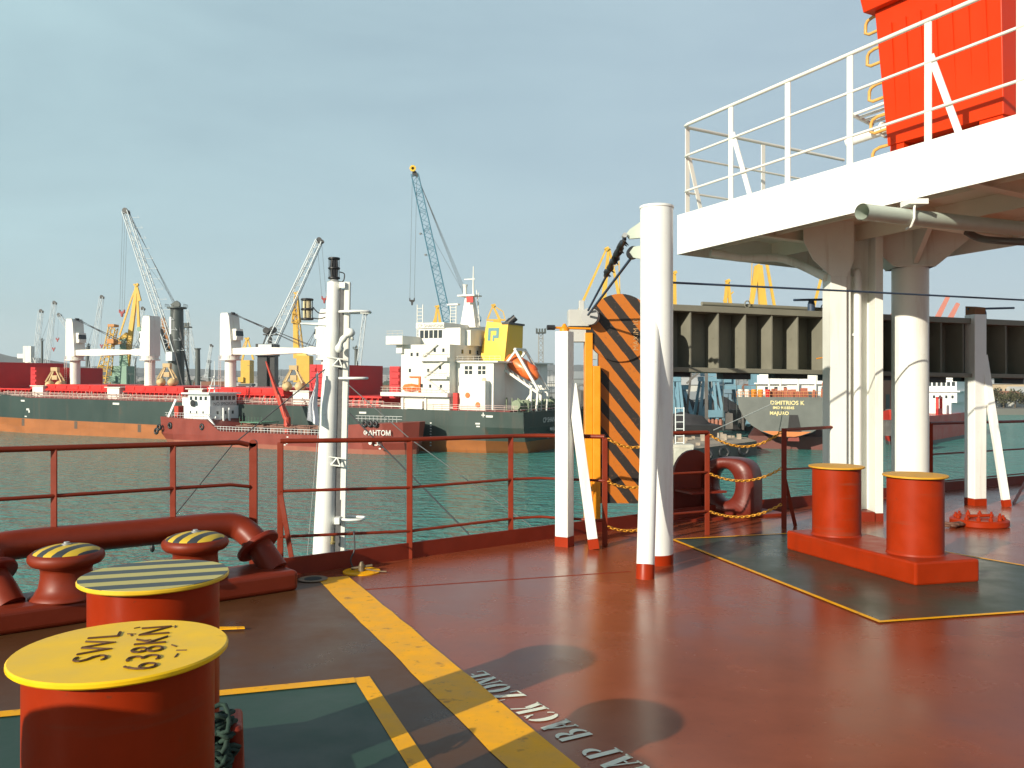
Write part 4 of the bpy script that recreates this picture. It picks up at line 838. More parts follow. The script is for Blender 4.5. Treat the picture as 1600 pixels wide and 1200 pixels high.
# deck cranes
def deck_crane(s, jibdir, jl):
    b = MB(); c = lp(s, 15, 0); b.lathe(c + V((0, 0, 11.1)), [(1.35, 0), (1.35, 8.4)], 24); cr = b.build('crane', FW, ship, local=True)
    b = MB(); b.lathe(c + V((0, 0, 18.2)), [(2.6, 0), (2.6, .3), (2.2, .3), (2.2, 1.2)], 24); b.build('slewing_ring', FW, ship, local=True).parent = cr
    j = jibdir; b = MB(); z0 = 19.4
    b.prism([(-1.9, 0), (2.0, 0), (2.0, 1.2), (1.1, 9.6), (.6, 10.6), (-1.7, 10.6), (-1.9, 9.5)], lp(s, 16.7, z0), (j, 0, 0), (0, 0, 1), (0, 3.4, 0)); b.build('crane_house', FW, ship, local=True).parent = cr
    b = MB(); b.prism([(1.6, 3.8), (2.9, 3.8), (3.1, 4.6), (2.9, 6.6), (1.5, 6.6)], lp(s, 16.2, z0), (j, 0, 0), (0, 0, 1), (0, 2.2, 0)); cb_ = b.build('cab', FW, ship, local=True); cb_.parent = cr
    b = MB(); b.prism([(2.75, 4.7), (3.15, 4.9), (2.98, 6.1), (2.7, 6.1)], lp(s, 16.22, z0), (j, 0, 0), (0, 0, 1), (0, 2.24, 0)); b.build('cab_window', FWIN, ship, local=True).parent = cb_
    b = MB(); p, q = lp(s + j * 1.6, 15, 20.4), lp(s + j * jl, 15, 20.5)
    for off in (-1.0, 1.0):
        o_ = V((0, off, 0)); b.beam(p + o_, p.lerp(q, .35) + o_, .7, 1.5, w2=.7, h2=1.9); b.beam(p.lerp(q, .35) + o_, q + o_ * .4, .7, 1.9, w2=.5, h2=.9)
    for k in range(8): r = .12 + k * .11; b.tube(p.lerp(q, r) + V((0, 1, 0)), p.lerp(q, r) - V((0, 1, 0)), .12, 5)
    b.build('jib', FW, ship, local=True).parent = cr
    b = MB()
    for k in range(4): b.tube(lp(s + j * .4, 14.2 + k * .6, z0 + 10.5), q + V((-j * (1.5 + 2.5 * (k % 2)), -.8 + .55 * k, .8)), .06, 4)
    b.lathe(lp(s + j * .7, 15.5, z0 + 10.5), [(.35, 0), (.35, 1)], 10, (0, 1, 0)); b.build('hoist_wire', DARKW, ship, local=True).parent = cr
    b = MB(); ll = lp(s - j * 2.1, 13.5, 11)
    for dy in (-.3, .3): b.tube(ll + V((0, dy, 0)), ll + V((0, dy, 8.4)), .06, 4)
    for k in range(14): b.tube(ll + V((0, -.3, k * .6)), ll + V((0, .3, k * .6)), .04, 4)
    for k in range(9): a = k * .7; b.tube(lp(s, 15, 18.5) + V((math.cos(a) * 2.5, math.sin(a) * 2.5, 0)), lp(s, 15, 19.6) + V((math.cos(a) * 2.5, math.sin(a) * 2.5, 0)), .04, 4)
    b.build('ladder', RAILW, ship, local=True).parent = cr
for s, j in ((150.5, -1), (119.5, 1), (90, -1), (59, 1)): deck_crane(s, j, 28.5 if j < 0 else 8)
# superstructure
b = MB(); LB(b, 16.3, 27.8, .6, 29.4, 8, 20.9)
acc = b.build('accommodation', FW, ship, local=True)
b = MB(); LB(b, 16, 32, -.6, 30.6, 10.6, 11.35); LB(b, 16.2, 22.8, -.5, 30.5, 17.6, 18.3); LB(b, 16.35, 21, -.4, 30.4, 14.1, 14.6); b.build('bridge_deck', FW, ship, local=True)
b = MB(); LB(b, 26.0, 30.0, -1.6, 31.6, 20.9, 22.6); LB(b, 27.2, 28.6, 0, 30, 19.2, 20.9); b.build('bridge_wing', FW, ship, local=True)
b = MB(); LB(b, 16.6, 26.6, 5, 25, 20.9, 24.4); LB(b, 20.2, 27, 4.6, 25.4, 24.4, 25.5); LB(b, 15.4, 19.5, 7, 23, 20.9, 24.0); wh = b.build('wheelhouse', FW, ship, local=True)
for k in range(5):
    b = MB(); LB(b, 20.9 + k * 1.12, 21.75 + k * 1.12, 4.93, 5.0, 22.4, 24.0); b.build('window', FWIN, ship, local=True).parent = wh
b = lettering('CP SHANGHAI', 1.0, lp(26.6, 4.55, 24.55), (-1, 0, 0), (0, 0, 1), .05); b.build('name_board', mat('name_grey', (.30, .30, .28), .6, .1, 3), ship, local=True).parent = wh
for s, z in ((25, 18.6), (23.6, 18.6), (25.4, 15.4), (21, 15.4), (25.6, 12.4), (20.5, 12.3), (18, 12.3), (22.5, 12.4), (17.5, 19.4), (19.5, 19.4), (18.2, 16)):
    b = MB(); LB(b, s, s + .5, .53, .6, z, z + .7); b.build('window', FWIN, ship, local=True)
for bb in (5, 8, 11):
    for z in (12.4, 16, 19.2): b = MB(); LB(b, 16.22, 16.3, bb, bb + .6, z, z + .8); b.build('window', FWIN, ship, local=True)
CST = mat('cream_steel', (.62, .58, .50), .5, .1, 1)
for (s0, z0, s1, z1) in ((17, 11.35, 22, 14.4), (22, 14.4, 17.5, 17.6), (22.5, 18.3, 19, 20.9)):
    b = MB(); b.beam(lp(s0, .2, z0), lp(s1, .2, z1), .3, .12, (0, 1, 0)); b.build('outside_stair', CST, ship, local=True)
for s0, s1, bb, z in ((16, 32, -.5, 11.35), (16.2, 22.8, -.4, 18.3), (16.4, 21, -.3, 14.6), (26, 30, -1.5, 22.6), (6, 16, 2.4, 17.6)):
    b = MB()
    for h in (.5, 1.0): b.tube(lp(s0, bb, z + h), lp(s1, bb, z + h), .04, 4)
    k = s0
    while k <= s1: b.tube(lp(k, bb, z), lp(k, bb, z + 1), .04, 4); k += 1.2
    b.build('balcony_rail', CST, ship, local=True)
# casing aft
b = MB(); LB(b, 7.8, 16.2, 3, 27, 8, 17.4); LB(b, 6.6, 16.2, 2.4, 27.6, 17.4, 17.7); LB(b, 8.6, 14.2, 1.2, 3, 8, 13.8); b.build('engine_casing', FW, ship, local=True)
for k in range(4):
    for j in range(2):
        b = MB(); LB(b, 9.6 + k * .95 + (k > 1) * 1.1, 10.3 + k * .95 + (k > 1) * 1.1, 2.93, 3.0, 15.1 + j * .9, 15.8 + j * .9); b.build('louvre', FWIN, ship, local=True)
for s, z, bb in ((12.5, 11, 1.15), (10.2, 9.2, 1.15), (9.9, 13.9, 2.95)):
    b = MB(); b.lathe(lp(s, bb, z), [(.55, 0), (.5, .1)], 16, (0, 1, 0)); b.build('lifebuoy', BORG if z < 12 else mat('vent_tan', (.45, .36, .26), .6, .1, 2), ship, local=True)
rr = random.Random(21); WGN = mat('winch_green', (.22, .27, .17), .6, .4, .5)
for _ in range(22): b = MB(); s = rr.uniform(1, 9); bb = rr.uniform(3, 24); b.tube(lp(s, bb, 8), lp(s, bb, 8 + rr.uniform(1, 2.6)), rr.uniform(.08, .2), 6); b.build('vent_pipe', WGN, ship, local=True)
for k in range(6): b = MB(); b.lathe(lp(2.6, 4 + k * 3.0, 9.3), [(.95, 0), (.95, .15), (.6, .15), (.6, 1.4), (.95, 1.4), (.95, 1.55)], 14, (0, 1, 0)); b.build('mooring_winch', WGN, ship, local=True)
# funnel
b = MB(); b.hexa([lp(15.3, 10.6, 17.7), lp(9.6, 10.6, 17.7), lp(9.6, 18.5, 17.7), lp(15.3, 18.5, 17.7), lp(14.2, 11.4, 26.0), lp(9.2, 11.4, 25.4), lp(9.2, 18, 25.4), lp(14.2, 18, 26.0)]); b.f = [tuple(reversed(f)) for f in b.f]; fu = b.build('funnel', FYEL, ship, local=True)
b = MB(); LB(b, 8.9, 10.6, 11.2, 18.2, 25.3, 25.7); b.v = [p + V((0, 0, .0)) for p in b.v]; b.tube(lp(10.6, 14, 25.6), lp(9.2, 14.6, 26.9), .7, 12); b.tube(lp(12, 15.5, 25.6), lp(11, 15.8, 26.6), .5, 12); b.build('exhaust_pipe', BLK, ship, local=True).parent = fu
def fz(s, z): f = (z - 17.7) / 8.3; return lp(s, 10.6 + .8 * f - .06, z)
b = MB(); z0, z1 = 20.9, 24.2; sa, sb = 13.2, 10.3
def er(s0, s1, za, zb): b.add([fz(s0, za), fz(s1, za), fz(s1, zb), fz(s0, zb)], [(0, 1, 2, 3)])
z0 = 22.0; z1 = 24.6; sa, sb = 13.7, 11.2; er(sa, sa - .6, z0, z1); er(sa - .6, sb, z1 - .6, z1); er(sb + .6, sb, z0 + .5, z1 - .6); er(sa - 1.1, sb + .6, z0 + .5, z0 + 1.1); er(sa - 1.1, sa - 1.5, z0 - .1, z0 + .5); b.build('emblem', TEAL, ship, local=True).parent = fu
# radar mast
b = MB(); b.hexa([lp(22.2, 14, 25), lp(18.4, 14, 25), lp(18.4, 16, 25), lp(22.2, 16, 25), lp(21.2, 14.4, 31.6), lp(19.6, 14.4, 31.6), lp(19.6, 15.6, 31.6), lp(21.2, 15.6, 31.6)])
LB(b, 18.4, 22.6, 13.4, 16.6, 31.6, 31.9); b.tube(lp(19.6, 15, 31.9), lp(19.6, 15, 38), .22, 6, .1); LB(b, 19.2, 21.8, 14.9, 15.1, 35.2, 35.4); b.lathe(lp(21.6, 15, 32), [(.4, 0), (.4, 1.6), (.6, 2.2)], 10)
for k in range(4): b.tube(lp(18.0, 14.4, 25 + 2 * k), lp(18.6, 15.6, 26.4 + 2 * k), .09, 5)
b.tube(lp(18, 15.2, 25), lp(18.9, 15.2, 33), .1, 5)
for s in (23.2, 24.6): b.tube(lp(s, 14, 25), lp(s, 14, 29.8), .10, 5)
for k in range(7): b.tube(lp(23.2, 14, 25.4 + k * .65), lp(24.6, 14, 25.4 + k * .65), .06, 4)
LB(b, 22.6, 25.2, 13.6, 14.6, 29.8, 30.1); ms = b.build('radar_mast', FW, ship, local=True)
b = MB(); LB(b, 18.6, 20.2, 13.2, 13.4, 30.2, 31.4); b.build('red_flag', HRED, ship, local=True).parent = ms
b = MB()
for s in (27, 28.4): b.tube(lp(s + 2, 10, 22), lp(s + 2, 10, 29.8), .12, 5)
for k in range(9): b.tube(lp(29, 10, 23 + k * .75), lp(30.4, 10, 23 + k * .75), .07, 4)
b.build('aerial_ladder', FW, ship, local=True)
# rescue boat, fire hoses, stern lifeboat and its frame
b = MB(); b.slathe(lp(25.2, .6, 12.3), [(0, -2.2), (.6, -1.7), (.85, 0), (.7, 1.6), (0, 2.3)], 10, (1, 0, 0)); LB(b, 23, 23.4, .3, .8, 11.3, 14.6); LB(b, 23.2, 25.6, .3, .8, 14.3, 14.6); b.build('rescue_boat', BORG, ship, local=True)
b = MB(); LB(b, 14.6, 15.6, .8, 1.6, 8.1, 11.4); b.build('hose_cabinet', HRED, ship, local=True)
b = MB(); LB(b, 15.0, 33, .9, 1.4, 8.4, 8.6); LB(b, 22.3, 26.3, .1, .5, 8.1, 9.7); LB(b, 27, 27.4, .3, .7, 8, 10.6); LB(b, 21.5, 21.9, .3, .7, 8, 10.6); b.build('gangway_stow', FW, ship, local=True)
b = MB(); a_, c_ = lp(8.6, 10, 18.6), lp(1.6, 10, 14.4); d_ = (c_ - a_).normalized(); ln = (c_ - a_).length
b.slathe(a_, [(0, 0), (.9, .3), (1.55, 1.4), (1.75, ln * .5), (1.5, ln * .8), (.7, ln * .96), (0, ln)], 16, d_); lb = b.build('lifeboat', BORG, ship, local=True)
b = MB(); b.slathe(a_ + V((0, 0, .7)) + d_ * ln * .62, [(0, 0), (.9, .3), (1.2, 1.4), (.9, 2.2), (0, 2.5)], 12, d_); b.build('lifeboat_canopy', mat('lifeboat_dark', (.66, .10, .02), .5, .1, 1), ship, local=True).parent = lb
b = MB(); u_ = V((0, 0, 1))
for bb in (7.8, 12.2):
    b.beam(lp(9.2, bb, 16.8), lp(.6, bb, 11.6), .45); b.beam(lp(11.2, bb, 13.2), lp(5.4, bb, 19.9), .4); b.beam(lp(5.8, bb, 20.2), lp(.4, bb, 12.0), .45); b.beam(lp(2.2, bb, 8), lp(2.0, bb, 13), .45); b.beam(lp(.6, bb, 11.6), lp(.9, bb, 8), .4); b.beam(lp(4.6, bb, 8), lp(1.9, bb, 11.5), .4); b.beam(lp(9.6, bb, 14.0), lp(7.6, bb, 17.0), .35)
    for k in range(7): b.tube(lp(9 - k * 1.3, bb, 17.4 - k * .8), lp(8.2 - k * 1.3, bb, 16.2 - k * .8), .08, 4)
b.beam(lp(5.7, 7.8, 20.1), lp(5.7, 12.2, 20.1), .5); b.beam(lp(.5, 7.8, 12), lp(.5, 12.2, 12), .4); b.build('lifeboat_frame', FW, ship, local=True)
NW = mat('name_white', (.62, .62, .58), .6, .1, 2)
for tx, sz, bb, z, dd in (('CP SHANGHAI', 1.35, 8.8, 5.8, .06), ('MAJURO', 1.0, 11.6, 4.1, .25), ('IMO 9703679', .95, 9.8, 2.7, .6)):
    b = lettering(tx, sz, lp(.0, bb, z), (0, -1, 0), (0, 0, 1), dd, .02); b.build('stern_name', NW, ship, local=True)
b = MB()
for s, z, w_, h in ((6.2, 6.9, 1.5, .4), (8.2, 6.9, .2, .9), (7.9, 7.2, .8, .2), (9.0, 5.5, 1.0, .3), (9.0, 5.0, .8, .25), (150, 6.9, 1.6, .45), (112, 6.9, 2.4, .5), (72, 6.9, 2.2, .5), (148, 4.6, 1.2, .5), (147.7, 4.0, .6, .6), (149, 2.8, .9, .3), (36, 6.8, 1.8, .4), (75, 4.7, 1.0, .5), (75.2, 4.2, .5, .6)): LB(b, s, s + w_, -.03, .0, z, z + h)
for k in range(9): LB(b, 20 - .0, 20.35, -.03 + .0, .02, .9 + k * .55, 1.15 + k * .55)
b.build('hull_marking', NW, ship, local=True)
for s in (104, 150, 128): b = MB(); LB(b, s, s + 1.2, -.02, 0, .4, 2.3); b.build('rust_patch', mat('dark_rust', (.10, .07, .05), .8, .3, .5), ship, local=True)
# cargo grabs lying on the hatches and deck: things of their own
def grab(s, bb, z, label):
    q = FM @ lp(s, bb, z); t = thing('cargo_grab', label, 'grab', q, 'cream cargo grabs lying on the bulk carrier'); b = MB()
    for sg in (-1, 1):
        b.slathe(q + V((sg * 1.5, 0, .9)), [(0, -1.5), (.8, -1.2), (1.15, -.3), (1.0, .9), (0, 1.2)], 12, (sg * .3, 1, .2))
    b.build('bucket', GRAB, t); b = MB()
    for sx in (-1, 1):
        for sy in (-1, 1): b.beam(q + V((sx * 2.2, sy * .9, 1.6)), q + V((sx * .4, sy * .4, 5.0)), .35)
    b.box(q.x - .9, q.x + .9, q.y - .7, q.y + .7, q.z + 4.6, q.z + 5.6); b.box(q.x - .7, q.x + .7, q.y - .5, q.y + .5, q.z + 2.2, q.z + 3.4); b.build('arm', GRAB, t)
grab(149, 8, 10.6, 'cream clamshell grab just left of the leftmost white deck crane'); grab(104.5, 8, 11.7, 'cream clamshell grab lying between the second and third white deck cranes')
grab(61, 6, 11.2, 'cream clamshell grab leaning against the raised red hatch covers')
# ================================================================== BUNKER TANKER
TD = V((-.864, .503)).normalized(); T0 = V((-20.5, 156.8)); tth = math.atan2(TD.y, TD.x)
TR = mat('tanker_red', (.215, .034, .020), .5, .2, .3, streak=.3, sscale=.2, streakcol=(.10, .03, .02), dirt=.12, dirtcol=(.12, .05, .035)); TB = mat('tanker_boot', (.28, .085, .05), .6, .2, .4, dirt=.2)
TW = mat('tanker_white', (.72, .74, .72), .45, .06, .5, dirt=.06)
tk = thing('bunker_tanker', 'small brick red bunker tanker with white wheelhouse moored alongside the bulk carrier', 'tanker', (T0.x, T0.y, WZ)); tk.matrix_world = Matrix.Translation(V((T0.x, T0.y, WZ))) @ Matrix.Rotation(tth, 4, 'Z') @ Matrix.Diagonal((.93, 1, 1, 1))
tz = [-1, .9, 2.2, 3.2]
TST = [(-1.0, [5.4, 5.3, 5.0, 4.6], [1.6, 1.4, .6, 0], 3.0), (1.2, [3.6, 3.2, 2.6, 2.0], [.6, .4, .1, 0], 2.9), (5, [1.4, 1.1, .7, .4], [0] * 4, 2.7), (10, [.3, .2, .1, 0], [0] * 4, 2.5), (13.4, [0] * 4, [0] * 4, 2.3), (16, [0] * 4, [0] * 4, 0), (52, [0] * 4, [0] * 4, 0), (56.5, [0] * 4, [0] * 4, 2.3), (68, [.3, .2, 0, 0], [0] * 4, 2.5), (73.5, [2.2, 1.6, 1.0, .7], [-1.4, -.7, 0, 0], 2.7)]
hull(tk, TST, tz, 11, ((1, 3), (0, 1)), ('hull', 'boot_topping'), (TR, TB))
b = MB(); LB(b, 57, 66, 1.4, 9.6, 5.6, 8.4); LB(b, 57.4, 65, 1.8, 9.2, 8.4, 11.0); LB(b, 56.8, 66.4, 1.0, 10, 11.0, 11.35); LB(b, 64, 68, 2.5, 8.5, 8.4, 10.2); LB(b, 56.4, 58.4, 2.6, 5.4, 3.2, 6.2); ho = b.build('deckhouse', TW, tk, local=True)
for k in range(6):
    b = MB(); LB(b, 57.32, 57.4, 2.2 + k * 1.15, 3.0 + k * 1.15, 9.7, 10.6); b.build('window', FWIN, tk, local=True).parent = ho
for k in range(4):
    b = MB(); LB(b, 58.4 + k * 1.7, 59.2 + k * 1.7, 1.73, 1.8, 9.7, 10.5); b.build('window', FWIN, tk, local=True).parent = ho
for k in range(3):
    b = MB(); LB(b, 56.93, 57, 3.3 + k * 2.1, 3.8 + k * 2.1, 6.6, 7.3); b.build('window', FWIN, tk, local=True).parent = ho
    b = MB(); LB(b, 59 + k * 2.2, 59.4 + k * 2.2, 1.33, 1.4, 6.8, 7.3); b.build('window', FWIN, tk, local=True).parent = ho
b = MB(); b.lathe(lp(62.4, 1.2, 9.0), [(.75, 0), (.75, .25)], 16, (0, 1, 0)); b.build('lifebuoy', BLK, tk, local=True).parent = ho
b = lettering('NO SMOKING', 1.05, lp(56.9, 2.3, 8.55), (0, -1, 0), (0, 0, 1), .04); b.build('warning_lettering', mat('sign_dark', (.05, .05, .05), .6, .1, 2), tk, local=True).parent = ho
b = MB()
for s, bb in ((56, 4.4), (56, 6)): b.tube(lp(s, bb, 5), lp(s, bb, 8.0), .28, 8)
b.build('vent_pipe', TW, tk, local=True)
b = MB(); b.tube(lp(60.5, 5.5, 11.3), lp(60.5, 5.5, 18.4), .16, 6, .08); b.tube(lp(62.5, 5.5, 11.3), lp(60.7, 5.5, 15), .12, 5); b.tube(lp(60.5, 3.6, 14.6), lp(60.5, 7.4, 14.6), .09, 5); b.tube(lp(60.5, 4.2, 12.8), lp(60.5, 6.8, 12.8), .14, 5); LB(b, 59.5, 61.5, 4.5, 6.5, 12.2, 12.4); b.tube(lp(63.4, 4, 11.3), lp(63.4, 4, 13.8), .06, 4); b.build('mast', TW, tk, local=True)
rr = random.Random(12); b = MB()
for bb in (.3,):
    for z in (3.7, 4.2): b.tube(lp(16.5, bb, z), lp(54, bb, z), .05, 4)
    for s in range(16, 55): b.tube(lp(s, bb, 3.2), lp(s, bb, 4.2), .05, 4)
for s0, s1, z0 in ((57, 73, 5.7), (1.5, 13, 6.1)):
    for h in (.55, 1.1): b.tube(lp(s0, .9 if s0 > 9 else 2.2, z0 + h), lp(s1, 1.6, z0 + h), .04, 4)
    for s in range(int(s0) + 1, int(s1)): b.tube(lp(s, 1.2, z0), lp(s, 1.2, z0 + 1.1), .04, 4)
b.beam(lp(57.0, .9, 6.3), lp(53.4, .6, 3.3), .5, .25, (0, 1, 0)); b.beam(lp(68.5, 1.2, 9.8), lp(71, 1, 5.8), .6, .2, (0, 1, 0)); b.build('railing', TW, tk, local=True)
b = MB()
for _ in range(90): s = rr.uniform(16, 52); bb = rr.uniform(1.2, 8); b.tube(lp(s, bb, 3.2), lp(s, bb, 3.2 + rr.uniform(.4, 1.7)), rr.uniform(.06, .2), 5)
for bb in (3, 4, 5, 6): b.tube(lp(17, bb, 4.0 + .1 * bb), lp(50, bb, 4.0 + .1 * bb), .14, 6)
for _ in range(10): s = rr.uniform(17, 50); LB(b, s, s + 1.4, 3, 7, 3.2, 4.6)
b.build('deck_pipes', mat('tanker_pipes', (.20, .10, .07), .6, .5, .8), tk, local=True)
b = MB(); LB(b, 42, 49, 3, 8, 5.0, 5.2)
for s in range(42, 50): b.tube(lp(s, 3, 5.2), lp(s, 3, 6.3), .05, 4)
for s in (42, 49): b.tube(lp(s, 3.5, 3.2), lp(s, 3.5, 5), .1, 5)
b.build('manifold_platform', mat('pipe_green', (.09, .22, .14), .6, .3, .8), tk, local=True)
b = MB(); KR = mat('knuckle_crane_red', (.45, .05, .025), .45, .15, 1); c = lp(35.0, 4, 3.2); b.lathe(c, [(.8, 0), (.7, 3.2)], 14); b.beam(c + V((.2, 0, 3)), c + V((3.4, 0, 8.6)), 1.1, 1.0, (0, 1, 0), .7, .7); b.beam(c + V((3.4, 0, 8.6)), c + V((6.6, 0, 14.8)), .7, .7, (0, 1, 0), .25, .25); b.tube(c + V((-.6, .6, 1.5)), c + V((2.2, .4, 7.8)), .22, 6); b.build('hose_crane', KR, tk, local=True)
b = MB()
for s, z in ((69, 4.0), (57.8, 4.0), (73, 3.5), (74, 2.6)):
    c = lp(s, .1, z); b.sweep([c + V((math.cos(k * .7) * .55, .1, math.sin(k * .7) * .55)) for k in range(9)], .26, 7, closed=True)
for k in range(3): c = lp(6.4 + k * 1.35, .12, 5.8); b.sweep([c + V((math.cos(a * .7) * .48, .15, math.sin(a * .7) * .48)) for a in range(9)], .26, 7, closed=True)
b.build('tyre_fender', BLK, tk, local=True)
b = lettering('\u0424\u0410\u041d\u0422\u041e\u041c', 1.3, lp(9.0, -.25, 3.7), (-.965, -.262, 0), (0, 0, 1), .5, .03)
b2 = MB(); q = lp(6.6, .2, 2.3); b2.prism([(.42 * math.cos(k * .52), .42 * math.sin(k * .52)) for k in range(12)], q + V((.8, .6, 0)), (-1, 0, 0), (0, 0, 1), (0, .05, 0)); b2.beam(q + V((-.1, .6, .4)), q + V((-1.1, .6, .4)), .2, .2); b2.beam(q + V((-1.1, .6, .4)), q + V((-1.1, .6, -.4)), .2, .2); b2.beam(q + V((-1.1, .6, -.4)), q + V((-.4, .6, -.4)), .2, .2)
b.v += []; o0 = len(b.v); b.v += b2.v; b.f += [tuple(i + o0 for i in f) for f in b2.f]; b.sm += b2.sm
b.build('bow_name', NW, tk, local=True)
b = MB()
for s, z in ((30.4, 2.5), (30.2, 1.7), (31.2, 1.9), (31.2, .9), (5.2, 1.8), (5.0, 1.1), (30.6, 1.2)): LB(b, s, s + .5, -.04, 0, z, z + .25)
b.build('draught_mark', NW, tk, local=True)
b = MB(); LB(b, 71.5, 73, 4, 8, 5.7, 8.2); LB(b, 70, 71, 3, 5, 5.7, 6.8); b.build('davit', KR, tk, local=True)
# ================================================================== GREY CARRIER SEEN FROM ASTERN
GX, GY = 54.2, 168.0
dk = thing('stern_ship', 'grey cargo ship seen from astern with orange rudder trunk, moored at the pier', 'cargo ship', (GX, GY, WZ)); dk.matrix_world = Matrix.Translation(V((GX, GY, WZ))) @ Matrix.Rotation(math.radians(72), 4, 'Z')
HG2 = mat('stern_grey', (.115, .125, .112), .45, .2, .25, dirt=.15, dirtcol=(.20, .11, .07)); HW = 9.6
def sect(s):                                                     # rounded cruiser stern sections
    f = min(1, s / 110); o = []
    for k in range(13):
        a = math.pi * k / 12; x = -math.cos(a); y = math.sin(a)
        p = 2.0 + 1.6 * f; r_ = (abs(x) ** p + abs(y) ** p) ** (-1 / p); depth = 7.7 + f * 6; o.append(V((s, -x * r_ * HW * (1 if f > .1 else .985), 10.5 - y * r_ * depth)))
    return o
b = MB(); R = [sect(s) for s in (0, .5, 3, 8, 16, 28, 40, 120)]; R = R
for i in range(len(R) - 1): b.add(R[i] + R[i + 1], [(k, k + 1, 13 + k + 1, 13 + k) for k in range(12)], True)
b.add(R[0], [tuple(range(13))]); dh = b.build('hull', HG2, dk, local=True)
b = MB(); b.prism([(-HW, 10.5), (HW, 10.5), (HW, 10.7), (-HW, 10.7)], (0, 0, 0), (0, 1, 0), (0, 0, 1), (120, 0, 0)); b.build('deck_edge', HG2, dk, local=True)
b = MB(); b.prism([(-7.0, -1), (7, -1), (7.6, 2.6), (-7.6, 2.6)], (6, 0, 0), (0, 1, 0), (0, 0, 1), (110, 0, 0)); b.build('boot_topping', mat('deep_boot', (.13, .035, .025), .6, .2, .3), dk, local=True)
b = MB(); b.prism([(-1.6, 2.9), (1.6, 2.9), (3.0, 3.3), (4.6, 3.95), (-4.6, 3.95), (-3.0, 3.3)], (-.06, 0, 0), (0, 1, 0), (0, 0, 1), (.5, 0, 0)); b.build('stern_boot', mat('stern_orange', (.55, .17, .04), .5, .15, .5, dirt=.1), dk, local=True)
b = MB(); b.prism([(-2.2, 3.9), (.4, 3.9), (.1, 7.2), (-1.5, 7.2)], (-.10, -.6, 0), (0, 1, 0), (0, 0, 1), (.3, 0, 0)); b.build('rudder_recess', mat('recess_dark', (.018, .016, .016), .7, .3, 1), dk, local=True)  # near-black plate added on the stern to stand for the dark rudder recess
b = MB(); b.prism([(-.8, 4.5), (.6, 4.5), (1.0, 2.0), (-1.2, 2.0)], (.4, -1.2, 0), (0, 1, 0), (0, 0, 1), (2.4, 0, 0)); b.build('rudder', TR, dk, local=True)
YN = mat('yellow_name', (.72, .62, .30), .6, .1, 2)
for tx, sz, x_, z in (('DIMITRIOS K', 1.12, 3.1, 9.2), ('IMO 9318345', .72, 2.6, 8.35), ('MAJURO', .95, 3.2, 7.2)):
    b = lettering(tx, sz, V((-.08, x_ - .0, z)), (0, -1, 0), (0, 0, 1), .03, .025); b.build('stern_name', YN, dk, local=True)
b = MB()
for k in range(25): y = -HW + k * .8; b.tube((.3, y, 10.7), (.3, y, 11.8), .05, 4)
for z in (11.2, 11.8): b.tube((.3, -HW, z), (.3, HW, z), .05, 4)
b.build('railing', mat('rail_orange', (.62, .25, .10), .5, .1, 1), dk, local=True)
b = MB(); b.box(24, 36, -8.6, 6.4, 10.7, 15.2); b.box(23, 36, -9.0, 7.0, 13.2, 13.5); b.box(26, 34, -8, 6, 15.2, 18.4); b.box(25, 33, -9.6, 9.6, 18.4, 21.0); b.box(5, 12, -6, 0, 10.7, 13.0); ah = b.build('accommodation', mat('stern_house', (.70, .69, .64), .5, .08, .5), dk, local=True)
for k in range(7): b = MB(); b.box(23.9, 24, -8 + k * 2, -7.3 + k * 2, 11.9, 12.6); b.build('window', FWIN, dk, local=True).parent = ah
b = MB()
for y in (-5.5, -2.2, 1.2, 3.4): b.tube((4, y, 10.7), (4, y, 16.4), .22, 7)
b.tube((4, 1.2, 14.6), (4, 3.4, 14.6), .16, 6); b.build('davit', mat('stern_house', (.7, .7, .7)), dk, local=True)
b = MB(); rr = random.Random(6)
for _ in range(16): y = rr.uniform(-9, 5); b.box(2.0, 3.4, y, y + rr.uniform(.4, 1.4), 10.7, 10.7 + rr.uniform(.6, 1.9))
b.build('winch', mat('winch_rust', (.34, .085, .04), .6, .4, 1), dk, local=True)
for y, m in ((8.9, FW), (7.6, FW), (6.3, ORG), (5.0, ORG), (3.6, HRED)):
    b = MB(); b.lathe((1.4, y, 10.7), [(.5, 0), (.5, 1.5)], 12); b.build('drum', m, dk, local=True)
b = MB(); b.slathe((14, -8.2, 13.2), [(0, -3.4), (.9, -2.8), (1.2, 0), (.9, 2.8), (0, 3.4)], 12, (1, 0, 0)); b.build('lifeboat', BORG, dk, local=True)
# ================================================================== PIER, BARGE, RED SHIP
t = thing('concrete_pier', 'low concrete pier with dark fender wall between the column and the grey stern', 'pier', (36, 150, WZ))
b = MB(); top = [(24, 140), (30, 141), (46, 160), (47, 171), (24, 173), (12, 160)]; b.add([(x, y, WZ + 2.6) for x, y in top], [tuple(range(6))]); b.build('pier_top', mat('pier_top', (.30, .25, .19), .9, .35, .15, dirt=.25), t)
b = MB(); m6 = [(x, y, WZ + 2.596) for x, y in top] + [(x, y, WZ - 1) for x, y in top]; b.add(m6, [(i, (i + 1) % 6, 6 + (i + 1) % 6, 6 + i) for i in range(6)]); b.build('pier_wall', mat('pier_wall', (.13, .11, .09), .9, .5, .3), t)
for i, q in enumerate(((33, 144.8), (37, 149.2), (42, 155))):
    b = MB(); b.sweep([V((q[0] + math.cos(k * .7) * .9, q[1] - .6 + .3 * math.sin(k), WZ + 1.4 + math.sin(k * .7) * .9)) for k in range(9)], .35, 7, closed=True); b.build('tyre_fender', BLK, t)
b = MB(); rr = random.Random(31)
for _ in range(26): x = rr.uniform(26, 44); y = min(170, 142 + max(0, x - 29) * 1.15 + rr.uniform(3, 20)); s = rr.uniform(.3, 1.2); b.box(x, x + s, y, y + s, WZ + 2.6, WZ + 2.6 + rr.uniform(.2, 1.2))
